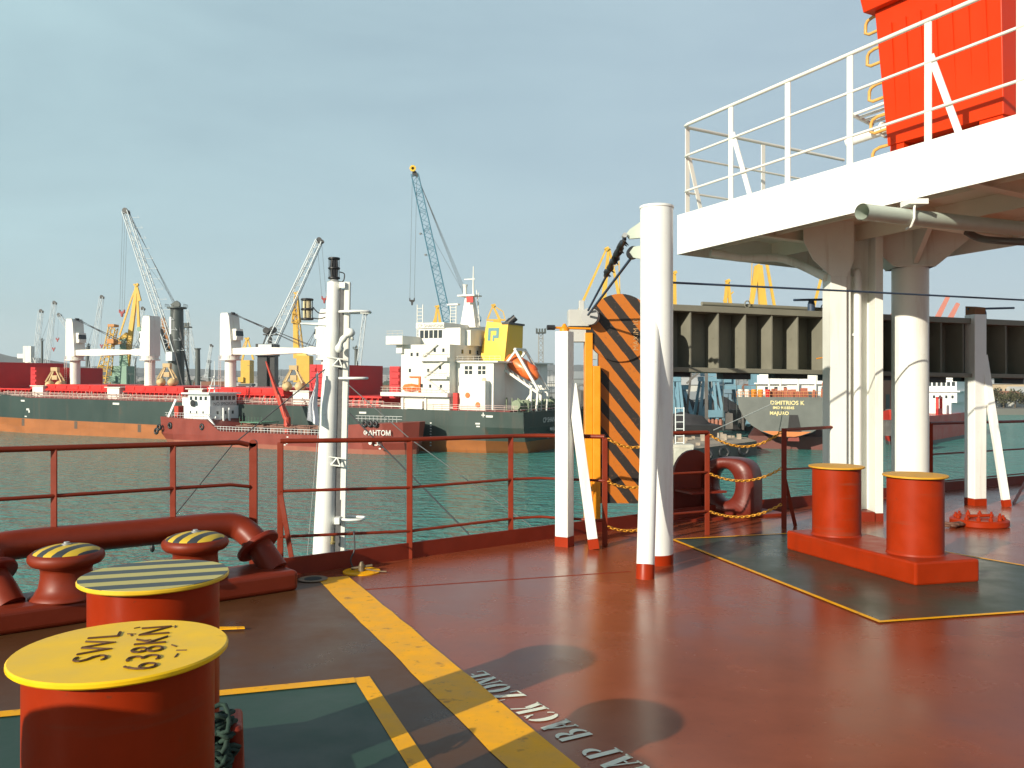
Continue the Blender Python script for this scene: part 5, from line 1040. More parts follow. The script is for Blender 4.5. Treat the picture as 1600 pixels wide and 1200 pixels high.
tag(b.build('quay_litter', mat('litter', (.40, .33, .25), .8, .6, .3)), 'crates and scrap scattered on the low concrete pier', 'crates')['kind'] = 'stuff'
t = thing('fender_block', 'pale concrete fender block at the near corner of the low pier', 'block', (28, 139.4, WZ)); b = MB(); b.box(26.5, 29.6, 138.9, 139.9, WZ, WZ + 2.9); b.box(26.3, 29.9, 139.9, 143, WZ + 2.61, WZ + 3.4); b.build('block', mat('block_pale', (.52, .50, .42), .85, .3, .5, dirt=.2), t, bevel=.05)
b = MB(); b.sweep([at(1115, 672, 150), at(1165, 650, 158), at(1215, 627, 166)], .07, 6); tag(b.build('mooring_line', mat('rope_pale', (.52, .52, .48), .8, .1, 2)), 'pale mooring line from the pier up to the grey stern', 'rope')
t = thing('coal_barge', 'black barge heaped with coal just right of the tall white column', 'barge', (30, 184, WZ)); b = MB(); b.hexa([(16, 180, WZ - 1), (42, 180, WZ - 1), (42, 192, WZ - 1), (16, 192, WZ - 1), (14, 178.5, WZ + 4.6), (44, 178.5, WZ + 4.6), (44, 193, WZ + 4.6), (14, 193, WZ + 4.6)]); b.build('hull', mat('barge_black', (.025, .024, .025), .7, .4, .3), t)
b = MB()
for k in range(3): b.slathe((21 + k * 8, 186, WZ + 4.5), [(6.4, 0), (4.6, 1.8), (2.0, 3.6 - k * .7), (0, 4.3 - k * .8)], 14)
b.build('coal_heap', mat('coal', (.035, .033, .035), .95, .5, 1, bump=.5), t)
t = thing('coal_barge', 'dark moored barge with a green hull plate left of the grey stern', 'barge', (45, 235, WZ)); b = MB(); b.hexa([(24, 238, WZ - 1), (66, 238, WZ - 1), (66, 252, WZ - 1), (24, 252, WZ - 1), (20, 236, WZ + 5.2), (70, 236, WZ + 5.2), (70, 254, WZ + 5.2), (20, 254, WZ + 5.2)]); b.build('hull', mat('barge_black', (.025, .024, .025), .7, .4, .3), t)
b = MB(); b.box(44, 50, 235.4, 236.6, WZ + 1, WZ + 4.6); b.build('hull_plate', mat('barge_green', (.10, .12, .08), .7, .3, .3), t)
b = MB()
for k in range(4): b.slathe((26 + k * 11, 246, WZ + 5.2), [(8.5, 0), (6, 2.0), (2.4, 4.2), (0, 4.8)], 14)
b.build('coal_heap', mat('coal', (.035, .033, .035), .95, .5, 1, bump=.5), t)
t = thing('signal_gantry', 'thin white ladder like frame beside the white column over the pier', 'frame', (27.6, 143, WZ + 2.6)); b = MB()
for x in (27.2, 28.6): b.tube((x, 141.6, WZ + 2.6), (x, 141.6, WZ + 9.5), .1, 5)
for k in range(6): b.tube((27.2, 141.6, WZ + 3.6 + k * 1.15), (28.6, 141.6, WZ + 3.6 + k * 1.15), .08, 5)
b.build('frame', TW, t)
rs = thing('red_ship', 'red hulled service ship with white superstructure behind the round white column', 'ship', (88, 186, WZ)); rs.matrix_world = Matrix.Translation(V((77.6, 184, WZ))) @ Matrix.Rotation(math.radians(48.6), 4, 'Z')
R2 = mat('ship_red', (.48, .04, .025), .45, .15, .4, dirt=.1)
hull(rs, [(0, [4.4, 4.3, 4.2, 4.0, 3.8], [2.6, 2.2, 1.4, .5, -.4], 1.6), (3, [2.8, 2.5, 2.0, 1.5, 1.1], [.8, .6, .3, 0, 0], 1.0), (8, [.6, .4, .2, .1, 0], [0] * 5, .2), (14, [0] * 5, [0] * 5, 0), (43, [.2, .1, 0, 0, 0], [0] * 5, 0), (46, [2.5, 1.5, .8, .4, .2], [-1, -.5, 0, 0, 0], 0)], [-1, .8, 2.2, 4.0, 6.2], 9, ((1, 4), (0, 1)), ('hull', 'boot_topping'), (R2, mat('grey_boot', (.12, .11, .11), .6, .2, 1)))
b = MB(); LB(b, 29, 43, .5, 8.6, 6.2, 8.8); LB(b, 30, 42, -.4, 9.6, 8.8, 11.3); LB(b, 29.4, 43, -.9, 10.4, 11.3, 11.6); LB(b, 31, 39, .5, 9.3, 11.6, 14.4); LB(b, 30.6, 40, .1, 9.9, 14.4, 14.7); LB(b, 34, 37, 3, 7, 14.7, 16.2); hh = b.build('superstructure', TW, rs, local=True)
for k in range(8): b = MB(); LB(b, 30.9, 31, .9 + k * 1.05, 1.6 + k * 1.05, 12.7, 13.7); b.build('window', FWIN, rs, local=True).parent = hh
for k in range(7): b = MB(); LB(b, 29.9, 30, .3 + k * 1.35, .8 + k * 1.35, 9.8, 10.5); b.build('window', FWIN, rs, local=True).parent = hh
b = MB(); b.tube(lp(35, 4.5, 14.5), lp(35, 4.5, 20), .2, 6); b.tube(lp(35, 2.5, 19), lp(35, 6.5, 19), .1, 5); b.build('mast', TW, rs, local=True)
b = MB(); LB(b, 20, 23.4, 7.6, 8.2, 6.2, 7.6); LB(b, 20.0, 20.4, 7.6, 8.2, 6.2, 10.2); LB(b, 23.0, 23.4, 7.6, 8.2, 6.2, 10.2); LB(b, 20.0, 23.4, 7.6, 8.2, 9.9, 10.3); b.build('tow_frame', HRED, rs, local=True)
b = MB(); b.slathe(lp(1.5, 4.5, 8.1), [(0, -.5), (.5, 0), (0, .5)], 10); b.build('bow_buoy', BORG, rs, local=True)
# ================================================================== HARBOUR CRANES
CW = mat('crane_white', (.62, .67, .68), .45, .08, .3); CD = mat('crane_dark', (.070, .085, .080), .5, .15, .2); CBK = mat('crane_black', (.035, .037, .037), .5, .2, .3)
CB = mat('crane_blue', (.07, .22, .30), .45, .1, .3); CY = mat('crane_yellow', (.66, .40, .055), .5, .14, .3, dirt=.12, dirtcol=(.3, .15, .05)); CGN = mat('crane_green', (.20, .34, .25), .5, .15, .3); CO = mat('crane_orange', (.52, .22, .05), .5, .15, .3); CLB = mat('crane_steel_blue', (.16, .30, .38), .5, .15, .3)
CR = mat('hook_red', (.30, .03, .03), .5, .1, 1); PINK = mat('crane_faded_red', (.55, .20, .15), .5, .1, .3)
HC = 'mobile harbour cranes with lattice booms'; PCN = 'yellow portal cranes behind the ships'; FCG = 'small pale lattice cranes in the far distance'
def lattice_crane(name, label, Y, tip, foot, wf, wt, tower, mboom, mtower, hook=None, stays=3, n=22, group=HC, rc=.21, rb=.085, headw=10, headm=None, hookm=None, cat='crane', toptaper=.8, drop=2):
    k = Y / F; T_ = at(*tip, Y); B_ = at(*foot, Y); gx = at(tower[0], 600, Y).x
    t = thing(name, label, cat, (gx, Y, QZ), group)
    b = MB(); d = (T_ - B_).normalized(); side = V((0, 1, 0))
    b.lattice(B_, T_, wf * k, wt * k, n, rc, rb, side); b.build('boom', mboom, t)
    if tower[2]:
        tx, ty, tw = tower; top = at(tx, ty, Y); b = MB(); b.lathe((top.x, Y + 1.5, QZ + 2.5), [(tw * k / 2, 0), (tw * k / 2 * toptaper, top.z - QZ - 2.5)], 16)
        b.lathe((top.x, Y + 1.5, top.z - .4), [(tw * k * .62, 0), (tw * k * .62, .5)], 12); to = b.build('tower', mtower, t)
        b = MB()
        for a in (-1, 1):
            for r_ in range(5): b.tube((top.x + a * tw * k * .6, Y - 1 + r_, top.z), (top.x + a * tw * k * .6, Y - 1 + r_, top.z + 1.1), .07, 4)
            b.tube((top.x + a * tw * k * .6, Y - 1, top.z + 1.1), (top.x + a * tw * k * .6, Y + 3, top.z + 1.1), .07, 4)
        b.lathe((top.x, Y + .6, top.z + 1.0), [(tw * k * .24, 0), (tw * k * .24, 1.4)], 12, (0, 1, 0)); b.beam((top.x - tw * k * .3, Y + 1.5, top.z + .4), (top.x + tw * k * .1, Y + 1.5, top.z + 1.8), tw * k * .3); b.build('tower_head', mtower, t).parent = to
        b = MB(); b.box(top.x - 7, top.x + 7, Y - 4, Y + 6, QZ + .6, QZ + 2.6)
        for a in (-7, -2.3, 2.3, 7):
            for yy in (-4, 6): b.lathe((top.x + a, Y + yy, QZ + .8), [(.8, 0), (.8, .7)], 10, (0, 1, 0))
        b.build('undercarriage', CBK, t)
    b = MB(); hd = headm or CBK; w_ = headw * k
    b.lathe(T_ + V((0, -w_ * .25, w_ * .1)), [(w_ * .42, 0), (w_ * .42, w_ * .2)], 14, (0, 1, 0)); b.lathe(T_ + V((w_ * .45, -w_ * .2, -w_ * .2)), [(w_ * .32, 0), (w_ * .32, w_ * .2)], 12, (0, 1, 0)); b.beam(T_ + V((-w_ * .4, 0, -w_ * .3)), T_ + V((w_ * .6, 0, 0)), w_ * .3); b.build('boom_head', hd, t)
    b = MB(); topp = at(tower[0], tower[1], Y) + V((0, 1.5, 1))
    for j in range(stays): b.tube(T_ + V((w_ * .3, j * .8 - .8, 0)), topp + V((-.3 * j, j * .5 - .5, -.5 * j)), .055, 4)
    if stays > 2: b.tube(B_.lerp(T_, .72), topp, .05, 4)
    if hook:
        h = at(*hook, Y)
        for j in range(drop): o_ = (j - (drop - 1) / 2) * 7 / max(1, drop - 1) * k; b.tube(T_ + V((o_ * 1.0, -.3, 0)), h + V((o_, -.3, 0)), .055, 4)
    b.build('cable', mat('crane_cable', (.13, .15, .16), .5, .2, 2), t)
    if hook:
        b = MB(); s = k * (4.2 if group == HC else 2.4); b.prism([(-1, 1.0), (-.7, 1.0), (-.6, .3), (.6, .3), (.7, 1.0), (1, 1.0), (1.0, -.1), (.35, -.6), (.3, -1.3), (.1, -1.7), (-.2, -1.7), (-.3, -1.3), (-.35, -.6), (-1, -.1)], h + V((0, -.6, 0)), (s, 0, 0), (0, 0, s), (0, .8, 0)); b.build('hook_block', hookm or CR, t)
    return t
c1 = lattice_crane('harbour_crane', 'tall white lattice boom crane with a thick dark green cylindrical tower behind the hatches', 320, (196, 330), (272, 563), 11, 8, (274, 480, 24), CW, CD, (191, 488), 4, 26, drop=3)
b = MB(); k = 320 / F; q = at(268, 560, 318.5); b.box(q.x - 1.2, q.x + 1.2, 316, 322, q.z - 1, q.z + 2.4); b.build('cab', CW, c1)
b = MB(); b.tube(at(262, 530, 319), at(246, 460, 319) + V((6, 0, -4)), .1, 4); b.beam(at(280, 512, 320), at(300, 612, 320), .6); b.beam(at(268, 525, 317), at(286, 605, 317), .4); b.beam(at(249, 512, 320), at(265, 560, 320), 1.2, 2.2, (0, 1, 0)); b.build('back_strut', CBK, c1)
b = MB()
for j in range(14): p = at(197 + (272 - 197) * j / 14 + 10, 340 + (563 - 340) * j / 14, 318.8); b.tube(p, p + V((2.6, 0, -.1)), .09, 4); b.tube(p + V((2.6, 0, -.1)), p + V((1.8, 0, .8)), .07, 4)
b.build('boom_walkway', CW, c1)
b = lettering('TEREX', 2.2, at(265, 527, 317.6), (0, 0, 1), (-1, 0, 0), .05); b.v = [p + V((0, -.9, 0)) for p in b.v]
b = MB(); b.beam(at(266, 495, 315), at(266, 522, 315), .7, .1, (0, 1, 0)); b.build('tower_sign', TW, c1)
c2 = lattice_crane('harbour_crane', 'white lattice boom crane on a black tower, its boom leaning right', 300, (499, 376), (416, 556), 14, 9, (420, 520, 8), CW, CBK, (507, 467), 2, 24, headm=CBK, drop=2)
b = MB(); k = 300 / F; q = at(418, 552, 299); b.box(q.x - 3.3, q.x + 3.2, 296, 303, q.z - 1.0, q.z + 3.2); b.build('machine_house', CBK, c2); b = MB(); b.box(q.x - 2.2, q.x + 2.4, 295.4, 295.99, q.z - .4, q.z + 3.0); b.box(q.x - 1.2, q.x - .2, 295.3, 295.39, q.z + .6, q.z + 2.4); b.build('cab', CW, c2)
b = MB(); b.box(q.x - 3.0, q.x + .3, 297, 302, QZ + 2, q.z - 1.0); b.box(q.x + 1.4, q.x + 3, 297, 302, QZ + 2, q.z - 1.0); b.beam(V((q.x + 2, 300, q.z)), V((q.x, 300, q.z + 8)), .5); b.beam(V((q.x - 3, 300, q.z)), V((q.x, 300, q.z + 8)), .4); b.box(q.x - 1.6, q.x + 3.0, 299, 301, q.z + 6.4, q.z + 6.8); b.lathe((q.x - .6, 299, q.z + 8), [(1.1, 0), (1.1, 2)], 12, (0, 1, 0)); b.lathe((q.x + 1.7, 299, q.z + 8.4), [(1.1, 0), (1.1, 2)], 12, (0, 1, 0)); b.build('pedestal', CBK, c2)
c3 = lattice_crane('harbour_crane', 'tall steel blue lattice boom crane with a yellow wheel at its tip', 270, (648, 272), (712, 560), 13, 11, (745, 500, 10), CB, CB, (644, 470), 4, 30, headw=9, headm=CBK, hookm=CBK, rc=.13, rb=.075)
b = MB(); q = at(645, 263, 269); rad = 5 * 270 / F
for a in range(10): an = a * math.pi / 5; b.beam(q, q + V((math.cos(an) * rad, 0, math.sin(an) * rad)), .42, .3, (0, 1, 0))
b.sweep([q + V((math.cos(a * .4) * rad * .85, 0, math.sin(a * .4) * rad * .85)) for a in range(16)], .12, 5, closed=True); b.build('tip_wheel', mat('wheel_yellow', (.80, .48, .03), .5, .1, 1), c3)
b = MB()
for px, py in ((657, 365), (665, 398)): q = at(px, py, 269); b.tube(q, q + V((1.2, 0, -.3)), .08, 4); b.lathe(q, [(.3, -.3), (.45, .1), (.2, .3)], 8)
b.build('boom_lamp', STEEL, c3)
for i, (nm_, Y, tip, foot, tw) in enumerate((('leftmost of the far pale lattice cranes, nearly upright boom with dark cap', 620, (64, 486), (52, 590), (53, 575, 3)), ('far pale lattice crane second from left, its boom above the raised red hatch cover', 640, (85, 473), (70, 588), (64, 532, 4)), ('far pale lattice crane with its boom falling right towards the first white deck crane', 660, (92, 492), (122, 535), (137, 540, 5)), ('far pale lattice crane with dark cap right of the first white deck crane', 640, (159, 464), (141, 582), (135, 545, 6)), ('far pale crane with a steep bluish boom behind the yellow jib crane', 600, (223, 482), (207, 575), (210, 560, 3)), ('far slender lattice boom rising just right of the white signal mast', 480, (570, 490), (560, 575), (556, 545, 7)))):
    lattice_crane('far_crane', nm_, Y, tip, foot, 6, 5, tw, CW, CD, {1: (84, 545), 2: (90, 530), 3: (159, 540)}.get(i), 2, 12, FCG, .17, .10, 6, drop=1)
def spot_mast(x, y0, y1, Y, wd, label):
    t = thing('light_tower', label, 'light tower', at(x, 610, Y), 'lattice light towers'); g = at(x, y1, Y); g.z = QZ; tp = at(x, y0, Y)
    b = MB(); b.lattice(g, tp, wd * Y / F, wd * Y / F * .85, 16, .14, .08); b.build('tower', mat('tower_grey', (.30, .29, .26), .5, .1, .5), t)
    b = MB(); w_ = wd * Y / F * .95; b.box(tp.x - w_, tp.x + w_, Y - w_, Y + w_, tp.z, tp.z + .5)
    for k in range(4): b.box(tp.x - w_ + k * w_ * .55, tp.x - w_ + k * w_ * .55 + w_ * .35, Y - w_, Y - w_ + .8, tp.z + .5, tp.z + 1.8)
    for sx in (-1, 1): b.tube((tp.x + sx * w_, Y - w_, tp.z), (tp.x + sx * w_, Y - w_, tp.z + 2), .1, 4)
    b.build('lamp_bank', CD, t)
lattice_crane('far_crane', 'short orange lattice jib just left of the thick dark crane tower', 360, (255, 497), (263, 545), 6, 4, (262, 548, 5), CO, CD, None, 2, 8, FCG, .2, .12, 5)
lattice_crane('far_crane', 'far thin lattice boom right of the slim dark cylindrical tower', 560, (330, 540), (322, 590), 4, 3, (326, 566, 4), CW, CD, None, 2, 8, FCG, .15, .09, 5)
t = thing('far_ship_crane', 'white ship crane post at far left above the first raised hatch cover', 'crane', at(45, 600, 520)); b = MB(); g = at(45, 560, 520); b.lathe((g.x, 520, QZ), [(2.2, 0), (2.2, at(0, 566, 520).z - QZ)], 14); b.build('column', FW, t)
b = MB(); b.box(g.x - 2.4, g.x + 2.4, 518, 522, at(0, 566, 520).z, at(0, 541, 520).z); b.box(g.x - 6, g.x - 2.4, 518, 521, at(0, 560, 520).z, at(0, 553, 520).z); b.build('crane_house', FW, t); b = MB(); b.beam(at(47, 566, 519), at(78, 590, 519), 1.4, 1.4, (0, 1, 0)); b.beam(at(46, 545, 519), at(58, 575, 519), .3, .3, (0, 1, 0)); b.build('jib', FW, t)
spot_mast(290, 512, 600, 335, 8, 'lattice light tower right beside the thick dark crane tower'); spot_mast(845, 521, 590, 330, 8, 'lattice light tower right of the stern lifeboat')
for x, y0, Y, label in ((309, 546, 420, 'slim dark cylindrical crane tower right of the first light tower'),):
    t = thing('dark_tower', label, 'tower', at(x, 610, Y)); tp = at(x, y0, Y); b = MB(); b.lathe((tp.x, Y, QZ), [(1.5, 0), (1.1, tp.z - QZ)], 12); b.lathe((tp.x, Y, tp.z), [(1.6, 0), (1.6, .6)], 10); b.build('shaft', CD, t); b = MB(); b.lattice(at(306, 570, Y), at(292, 484, Y), 1.3, 1.0, 10, .1, .06); b.build('boom', CW, t)
def portal(t, cx, Y, m, span=9, hgt=9, mm=None):
    b = MB()
    for sx in (-1, 1):
        for sy in (-1, 1): b.beam(V((cx + sx * span / 2, Y + sy * span / 2, QZ)), V((cx + sx * span / 4, Y + sy * span / 4, QZ + hgt)), 1.1, 1.1, (0, 1, 0), .8, .8)
    b.box(cx - span * .36, cx + span * .36, Y - span * .36, Y + span * .36, QZ + hgt, QZ + hgt + 1.2); b.build('portal', m, t)
def portal_crane(label, Y, apex, beams, house, m=CY, hm=CGN, mp_=CD, hw=9, sheave=True, group=PCN, cat='crane', name='portal_crane'):
    k = Y / F; cx = at(house[0], 600, Y).x; t = thing(name, label, cat, (cx, Y, QZ), group); portal(t, cx, Y, mp_)
    for i, (p, q, w0, w1) in enumerate(beams):
        b = MB(); b.beam(at(*p, Y), at(*q, Y), w0 * k, w0 * k * .8, (0, 1, 0), w1 * k, w1 * k * .8); b.build('jib' if i == 0 else 'tie_beam', m, t)
    b = MB(); zt = at(0, house[1], Y).z; b.box(cx - hw * k / 2, cx + hw * k / 2, Y - 3, Y + 4, QZ + 10.3, max(zt, QZ + 13)); b.box(cx - hw * k / 2 - 1, cx - hw * k / 2 + 1.6, Y - 4, Y - 3.01, QZ + 11, QZ + 13.4); b.build('machine_house', hm, t)
    if sheave:
        b = MB(); A = at(*apex, Y)
        for j in range(3): b.lathe(A + V(((j - 1) * 2.2 * k, -.6, -(j % 2) * 2 * k)), [(1.6 * k, 0), (1.6 * k, 1.2)], 10, (0, 1, 0))
        b.tube(A + V((-2.5 * k, 0, 0)), A + V((3 * k, 0, .4)), .3, 5); b.build('sheave', m, t)
    return t
c = portal_crane('big yellow jib crane with double link arm and green machine house', 330, (213, 445), [((197, 575), (211, 470), 9, 5), ((211, 470), (213, 444), 5, 3), ((214, 446), (217, 512), 3, 4), ((187, 524), (205, 468), 2.2, 2.2), ((205, 468), (213, 448), 2.2, 2.2), ((213, 446), (219, 470), 4, 4), ((187, 533), (200, 522), 8, 7)], (192, 572), hw=22)
b = MB(); k = 330 / F; b.hexa([at(186, 600, 329), at(203, 600, 329), at(203, 600, 333), at(186, 600, 333), at(187, 532, 329), at(196, 528, 329), at(196, 528, 333), at(187, 532, 333)]); b.build('column', CGN, c); b = MB(); b.beam(at(178, 535, 330), at(205, 530, 330), 1.0, .5); b.lathe(at(217, 514, 329), [(.9, 0), (.9, 1)], 10, (0, 1, 0)); b.build('tie_beam', CGN, c)
t = thing('lattice_tower_crane', 'slender yellow lattice tower with orange top just left of the green crane house', 'crane', at(163, 610, 325), PCN)
b = MB(); b.lattice(at(158, 606, 325), at(171, 540, 325), 4.5, 2.5, 12, .2, .12); b.lattice(at(171, 540, 325), at(177, 512, 325), 2.5, 2.5, 5, .2, .12); b.build('tower', CY, t); b = MB(); b.box(at(171, 0, 325).x, at(181, 0, 325).x, 323, 327, at(0, 537, 325).z, at(0, 530, 325).z); b.box(at(172, 0, 325).x, at(182, 0, 325).x, 323, 327, at(0, 511, 325).z, at(0, 507, 325).z); b.build('walkway', CO, t); b = MB(); b.beam(at(176, 538, 325), at(190, 535, 325), 1.2, 1); b.build('arm', CO, t)
c = portal_crane('yellow lattice jib crane leaning behind the black tower crane boom', 340, (463, 458), [((463, 560), (462, 500), 8, 7), ((463, 545), (476, 560), 7, 14), ((458, 500), (462, 458), 3, 2), ((467, 500), (464, 458), 3, 2)], (476, 556), hw=20, hm=CY); b = MB(); b.lattice(at(463, 505, 340), at(463, 462, 340), 3.0, 1.2, 9, .2, .12); b.lattice(at(472, 560, 340), at(462, 470, 340), 1.6, 1.2, 9, .15, .09); b.build('lattice_jib', CY, c)
portal_crane('small yellow crane with an inverted V jib left of the black tower', 420, (386, 529), [((378, 565), (387, 528), 3, 2), ((396, 562), (387, 528), 3, 2), ((374, 556), (385, 530), 1.4, 1.2)], (386, 563), hw=14, hm=CY)
portal_crane('small yellow crane top poking up behind the white wheelhouse', 330, (683, 479), [((678, 520), (683, 478), 6, 2.5), ((690, 520), (684, 478), 5, 2.5), ((674, 512), (682, 490), 2, 2)], (684, 516), hw=16, hm=CY)
portal_crane('yellow crane top with curved stay above the yellow funnel', 330, (771, 477), [((781, 500), (770, 477), 4, 3), ((762, 498), (770, 478), 2.5, 2), ((772, 478), (786, 487), 1.5, 1.5), ((786, 487), (789, 498), 1.5, 1.5), ((760, 500), (790, 500), 2.5, 2.5)], (777, 501), hw=12, hm=CY)
c = portal_crane('tall yellow portal crane with long slanted jib behind the striped panel', 210, (948, 389), [((905, 484), (947, 390), 4, 3), ((942, 480), (951, 388), 8, 4), ((969, 472), (952, 388), 5, 3), ((951, 420), (968, 412), 1.4, 1.2), ((967, 408), (969, 470), 1.5, 1.5), ((896, 503), (906, 482), 4, 4), ((898, 500), (945, 502), 4, 4)], (955, 470), hw=30, hm=CLB, mp_=CLB); b = MB(); b.box(at(920, 0, 209).x, at(932, 0, 209).x, 206, 210, at(0, 562, 209).z, at(0, 520, 209).z); b.build('cab', mat('cab_grey', (.40, .42, .40), .5, .2, 1), c)
portal_crane('thin yellow jib rising just right of the tall white column', 240, (1054, 426), [((1054, 500), (1054, 424), 7, 4), ((1050, 500), (1052, 426), 1.5, 1.5)], (1054, 498), hw=14, hm=CLB, mp_=CLB)
portal_crane('short folded yellow jib above the left part of the grey girder', 250, (1137, 439), [((1131, 500), (1136, 438), 6, 4), ((1143, 500), (1138, 438), 7, 3), ((1130, 470), (1146, 456), 2, 2)], (1137, 498), hw=16, hm=CLB, mp_=CLB)
portal_crane('large yellow A shaped jib behind the middle of the grey girder', 220, (1184, 416), [((1196, 520), (1186, 415), 13, 9), ((1170, 500), (1183, 416), 6, 8), ((1214, 500), (1198, 412), 4, 4), ((1172, 500), (1175, 410), 1.2, 1.2), ((1166, 505), (1222, 505), 4, 4)], (1188, 498), hw=24, hm=CLB, mp_=CLB)
portal_crane('yellow crane jib pair seen beside the wide white column', 230, (1292, 415), [((1266, 500), (1290, 408), 4, 3.5), ((1296, 490), (1297, 410), 9, 8), ((1262, 502), (1304, 502), 4, 4)], (1298, 489), hw=14, hm=CLB, mp_=CLB)
for i, (p, q) in enumerate((((1398, 486), (1410, 462)), ((1468, 488), (1481, 464)), ((1486, 492), (1497, 474)))):
    portal_crane(('leftmost', 'middle', 'rightmost')[i] + ' faded red crane arm rising above the girder by the round column', 420, q, [((p[0] - 6, p[1] + 14), q, 7, 5)], (p[0] - 6, p[1] + 12), m=PINK, hm=PINK, mp_=CD, hw=8, sheave=False, group='faded red crane arms')
for cx_, cw, lab, Y in ((1107, 40, 'blue splayed portal crane base behind the pier, below the girder', 215), (1052, 26, 'blue portal crane base partly hidden by the tall white column', 205)):
    t = thing('portal_crane', lab, 'crane', at(cx_, 640, Y), 'blue portal crane bases'); k = Y / F; b = MB(); zt = at(0, 596, Y).z
    for sx in (-1, -.45, .45, 1):
        for yy in (-3.5, 3.5): b.beam(V((at(cx_, 0, Y).x + sx * cw * k / 2, Y + yy, QZ)), V((at(cx_, 0, Y).x + sx * cw * k * .27, Y + yy * .6, zt)), .7, .7, (0, 1, 0), .55, .55)
    g = at(cx_, 0, Y).x; w_ = cw * k
    b.box(g - w_ * .33, g + w_ * .33, Y - 2.6, Y + 2.6, zt, zt + 1.2); b.box(g - w_ * .46, g + w_ * .46, Y - 3.9, Y - 3.0, QZ + 2.4, QZ + 4.2); b.beam((g - w_ * .4, Y - 3, QZ + 3), (g + w_ * .2, Y - 2, zt), .4, .4, (0, 1, 0)); b.beam((g + w_ * .4, Y - 3, QZ + 3), (g - w_ * .2, Y - 2, zt), .4, .4, (0, 1, 0)); b.build('portal', CLB, t)
    b = MB(); b.box(g - w_ * .22, g + w_ * .22, Y - 2, Y + 3, zt + 1.3, zt + 7); b.build('machine_house', CLB, t)
    b = MB()
    for j in range(5): b.lathe((g - w_ * .3 + j * w_ * .15, Y - 4.6, QZ), [(.5, 0), (.5, 1.6), (.3, 2)], 8)
    b.build('bogie', mat('bogie_rust', (.34, .14, .09), .6, .4, 1), t)
t = thing('quay_grab', 'yellow clamshell grab hanging from ropes beside the grey stern ship', 'grab', at(1182, 633, 205)); b = MB(); q = at(1183, 628, 205); k = 205 / F
for sx in (-1, 1): b.slathe(q + V((sx * 3.6 * k, 0, 0)), [(0, -1), (.7, -.8), (.85, 0), (.6, .8), (0, 1)], 10, (sx * .3, 1, .1))
b.build('bucket', mat('grab_yellow', (.72, .42, .02), .5, .15, 1), t); b = MB()
for sx in (-1, 1):
    b.beam(q + V((sx * 6 * k, 0, .3)), q + V((sx * 3 * k, 0, 17 * k)), .25, .25); b.beam(q + V((sx * 1.5 * k, 0, .3)), q + V((sx * 1 * k, 0, 30 * k)), .15, .15)
b.box(q.x - 4 * k, q.x + 4 * k, q.y - .4, q.y + .4, q.z + 15 * k, q.z + 18 * k); b.build('arm', mat('grab_olive', (.30, .26, .08), .6, .2, 1), t)
# ================================================================== PORT BUILDINGS
rr = random.Random(17); G = 'port sheds and warehouses on the far quay'
bm = [mat('shed_pale', (.50, .50, .46), .7, .2, .1, dirt=.15), mat('shed_grey', (.22, .24, .24), .7, .2, .1, dirt=.1), mat('shed_blue', (.16, .24, .30), .7, .15, .1), mat('shed_tan', (.46, .36, .24), .7, .2, .1, dirt=.15)]
rm_ = [mat('roof_grey', (.28, .30, .30), .6, .2, .1), mat('roof_rust', (.26, .12, .07), .7, .25, .1, dirt=.2), mat('roof_pale', (.48, .48, .46), .6, .15, .1)]
def shed(px0, px1, ytop, Y, wm, rmt, label, gable=.25, nw=6, doors=2):
    x0, x1 = at(px0, 0, Y).x, at(px1, 0, Y).x; zt = at(0, ytop, Y).z; hw = (zt - QZ) * (1 - gable); t = thing('warehouse', label, 'building', ((x0 + x1) / 2, Y, QZ), G)
    b = MB(); dpt = max(12, (x1 - x0) * .5); b.box(x0, x1, Y, Y + dpt, QZ, QZ + hw); wl = b.build('wall', wm, t)
    b = MB(); e_ = .6; b.add([(x0 - e_, Y - e_, QZ + hw), (x1 + e_, Y - e_, QZ + hw), (x1 + e_, Y + dpt / 2, zt), (x0 - e_, Y + dpt / 2, zt), (x0 - e_, Y + dpt + e_, QZ + hw), (x1 + e_, Y + dpt + e_, QZ + hw)], [(0, 1, 2, 3), (3, 2, 5, 4), (0, 3, 4), (1, 5, 2), (0, 4, 5, 1)]); b.build('roof', rmt, t)
    for i in range(nw):
        w_ = (x1 - x0) / nw; b = MB(); big = doors and i % 3 == 1
        if big: b.box(x0 + i * w_ + w_ * .2, x0 + i * w_ + w_ * .8, Y - .12, Y, QZ, QZ + hw * .6); b.build('door', CD, t)
        else: b.box(x0 + i * w_ + w_ * .28, x0 + i * w_ + w_ * .7, Y - .1, Y, QZ + hw * .5, QZ + hw * .78); b.build('window', FWIN, t)
shed(846, 880, 588, 420, bm[0], rm_[2], 'pale shed with pale roof right of the stern light tower'); shed(855, 925, 604, 330, bm[1], rm_[0], 'dark grey shed behind the lifeboat frame and white post')
shed(880, 960, 580, 480, bm[1], rm_[0], 'long grey hall seen left of the striped panel'); shed(1048, 1092, 590, 300, bm[0], rm_[2], 'pale hall just right of the tall white column', .2); shed(1062, 1130, 612, 262, bm[1], rm_[0], 'grey hall behind the blue portal base', .3)
shed(1120, 1180, 595, 330, bm[2], rm_[0], 'blue grey hall behind the yellow grab'); shed(1172, 1260, 600, 300, bm[0], rm_[1], 'pale hall with rusty roof behind the grey stern ship'); shed(1235, 1330, 586, 380, bm[3], rm_[2], 'tan hall behind the wide white column')
shed(1372, 1402, 580, 260, mat('shed_brown', (.30, .13, .08), .7, .2, .1), rm_[1], 'brown hall seen between the two white columns', .15, 3); shed(1440, 1500, 586, 380, bm[0], rm_[1], 'pale hall behind the white superstructure of the red ship')
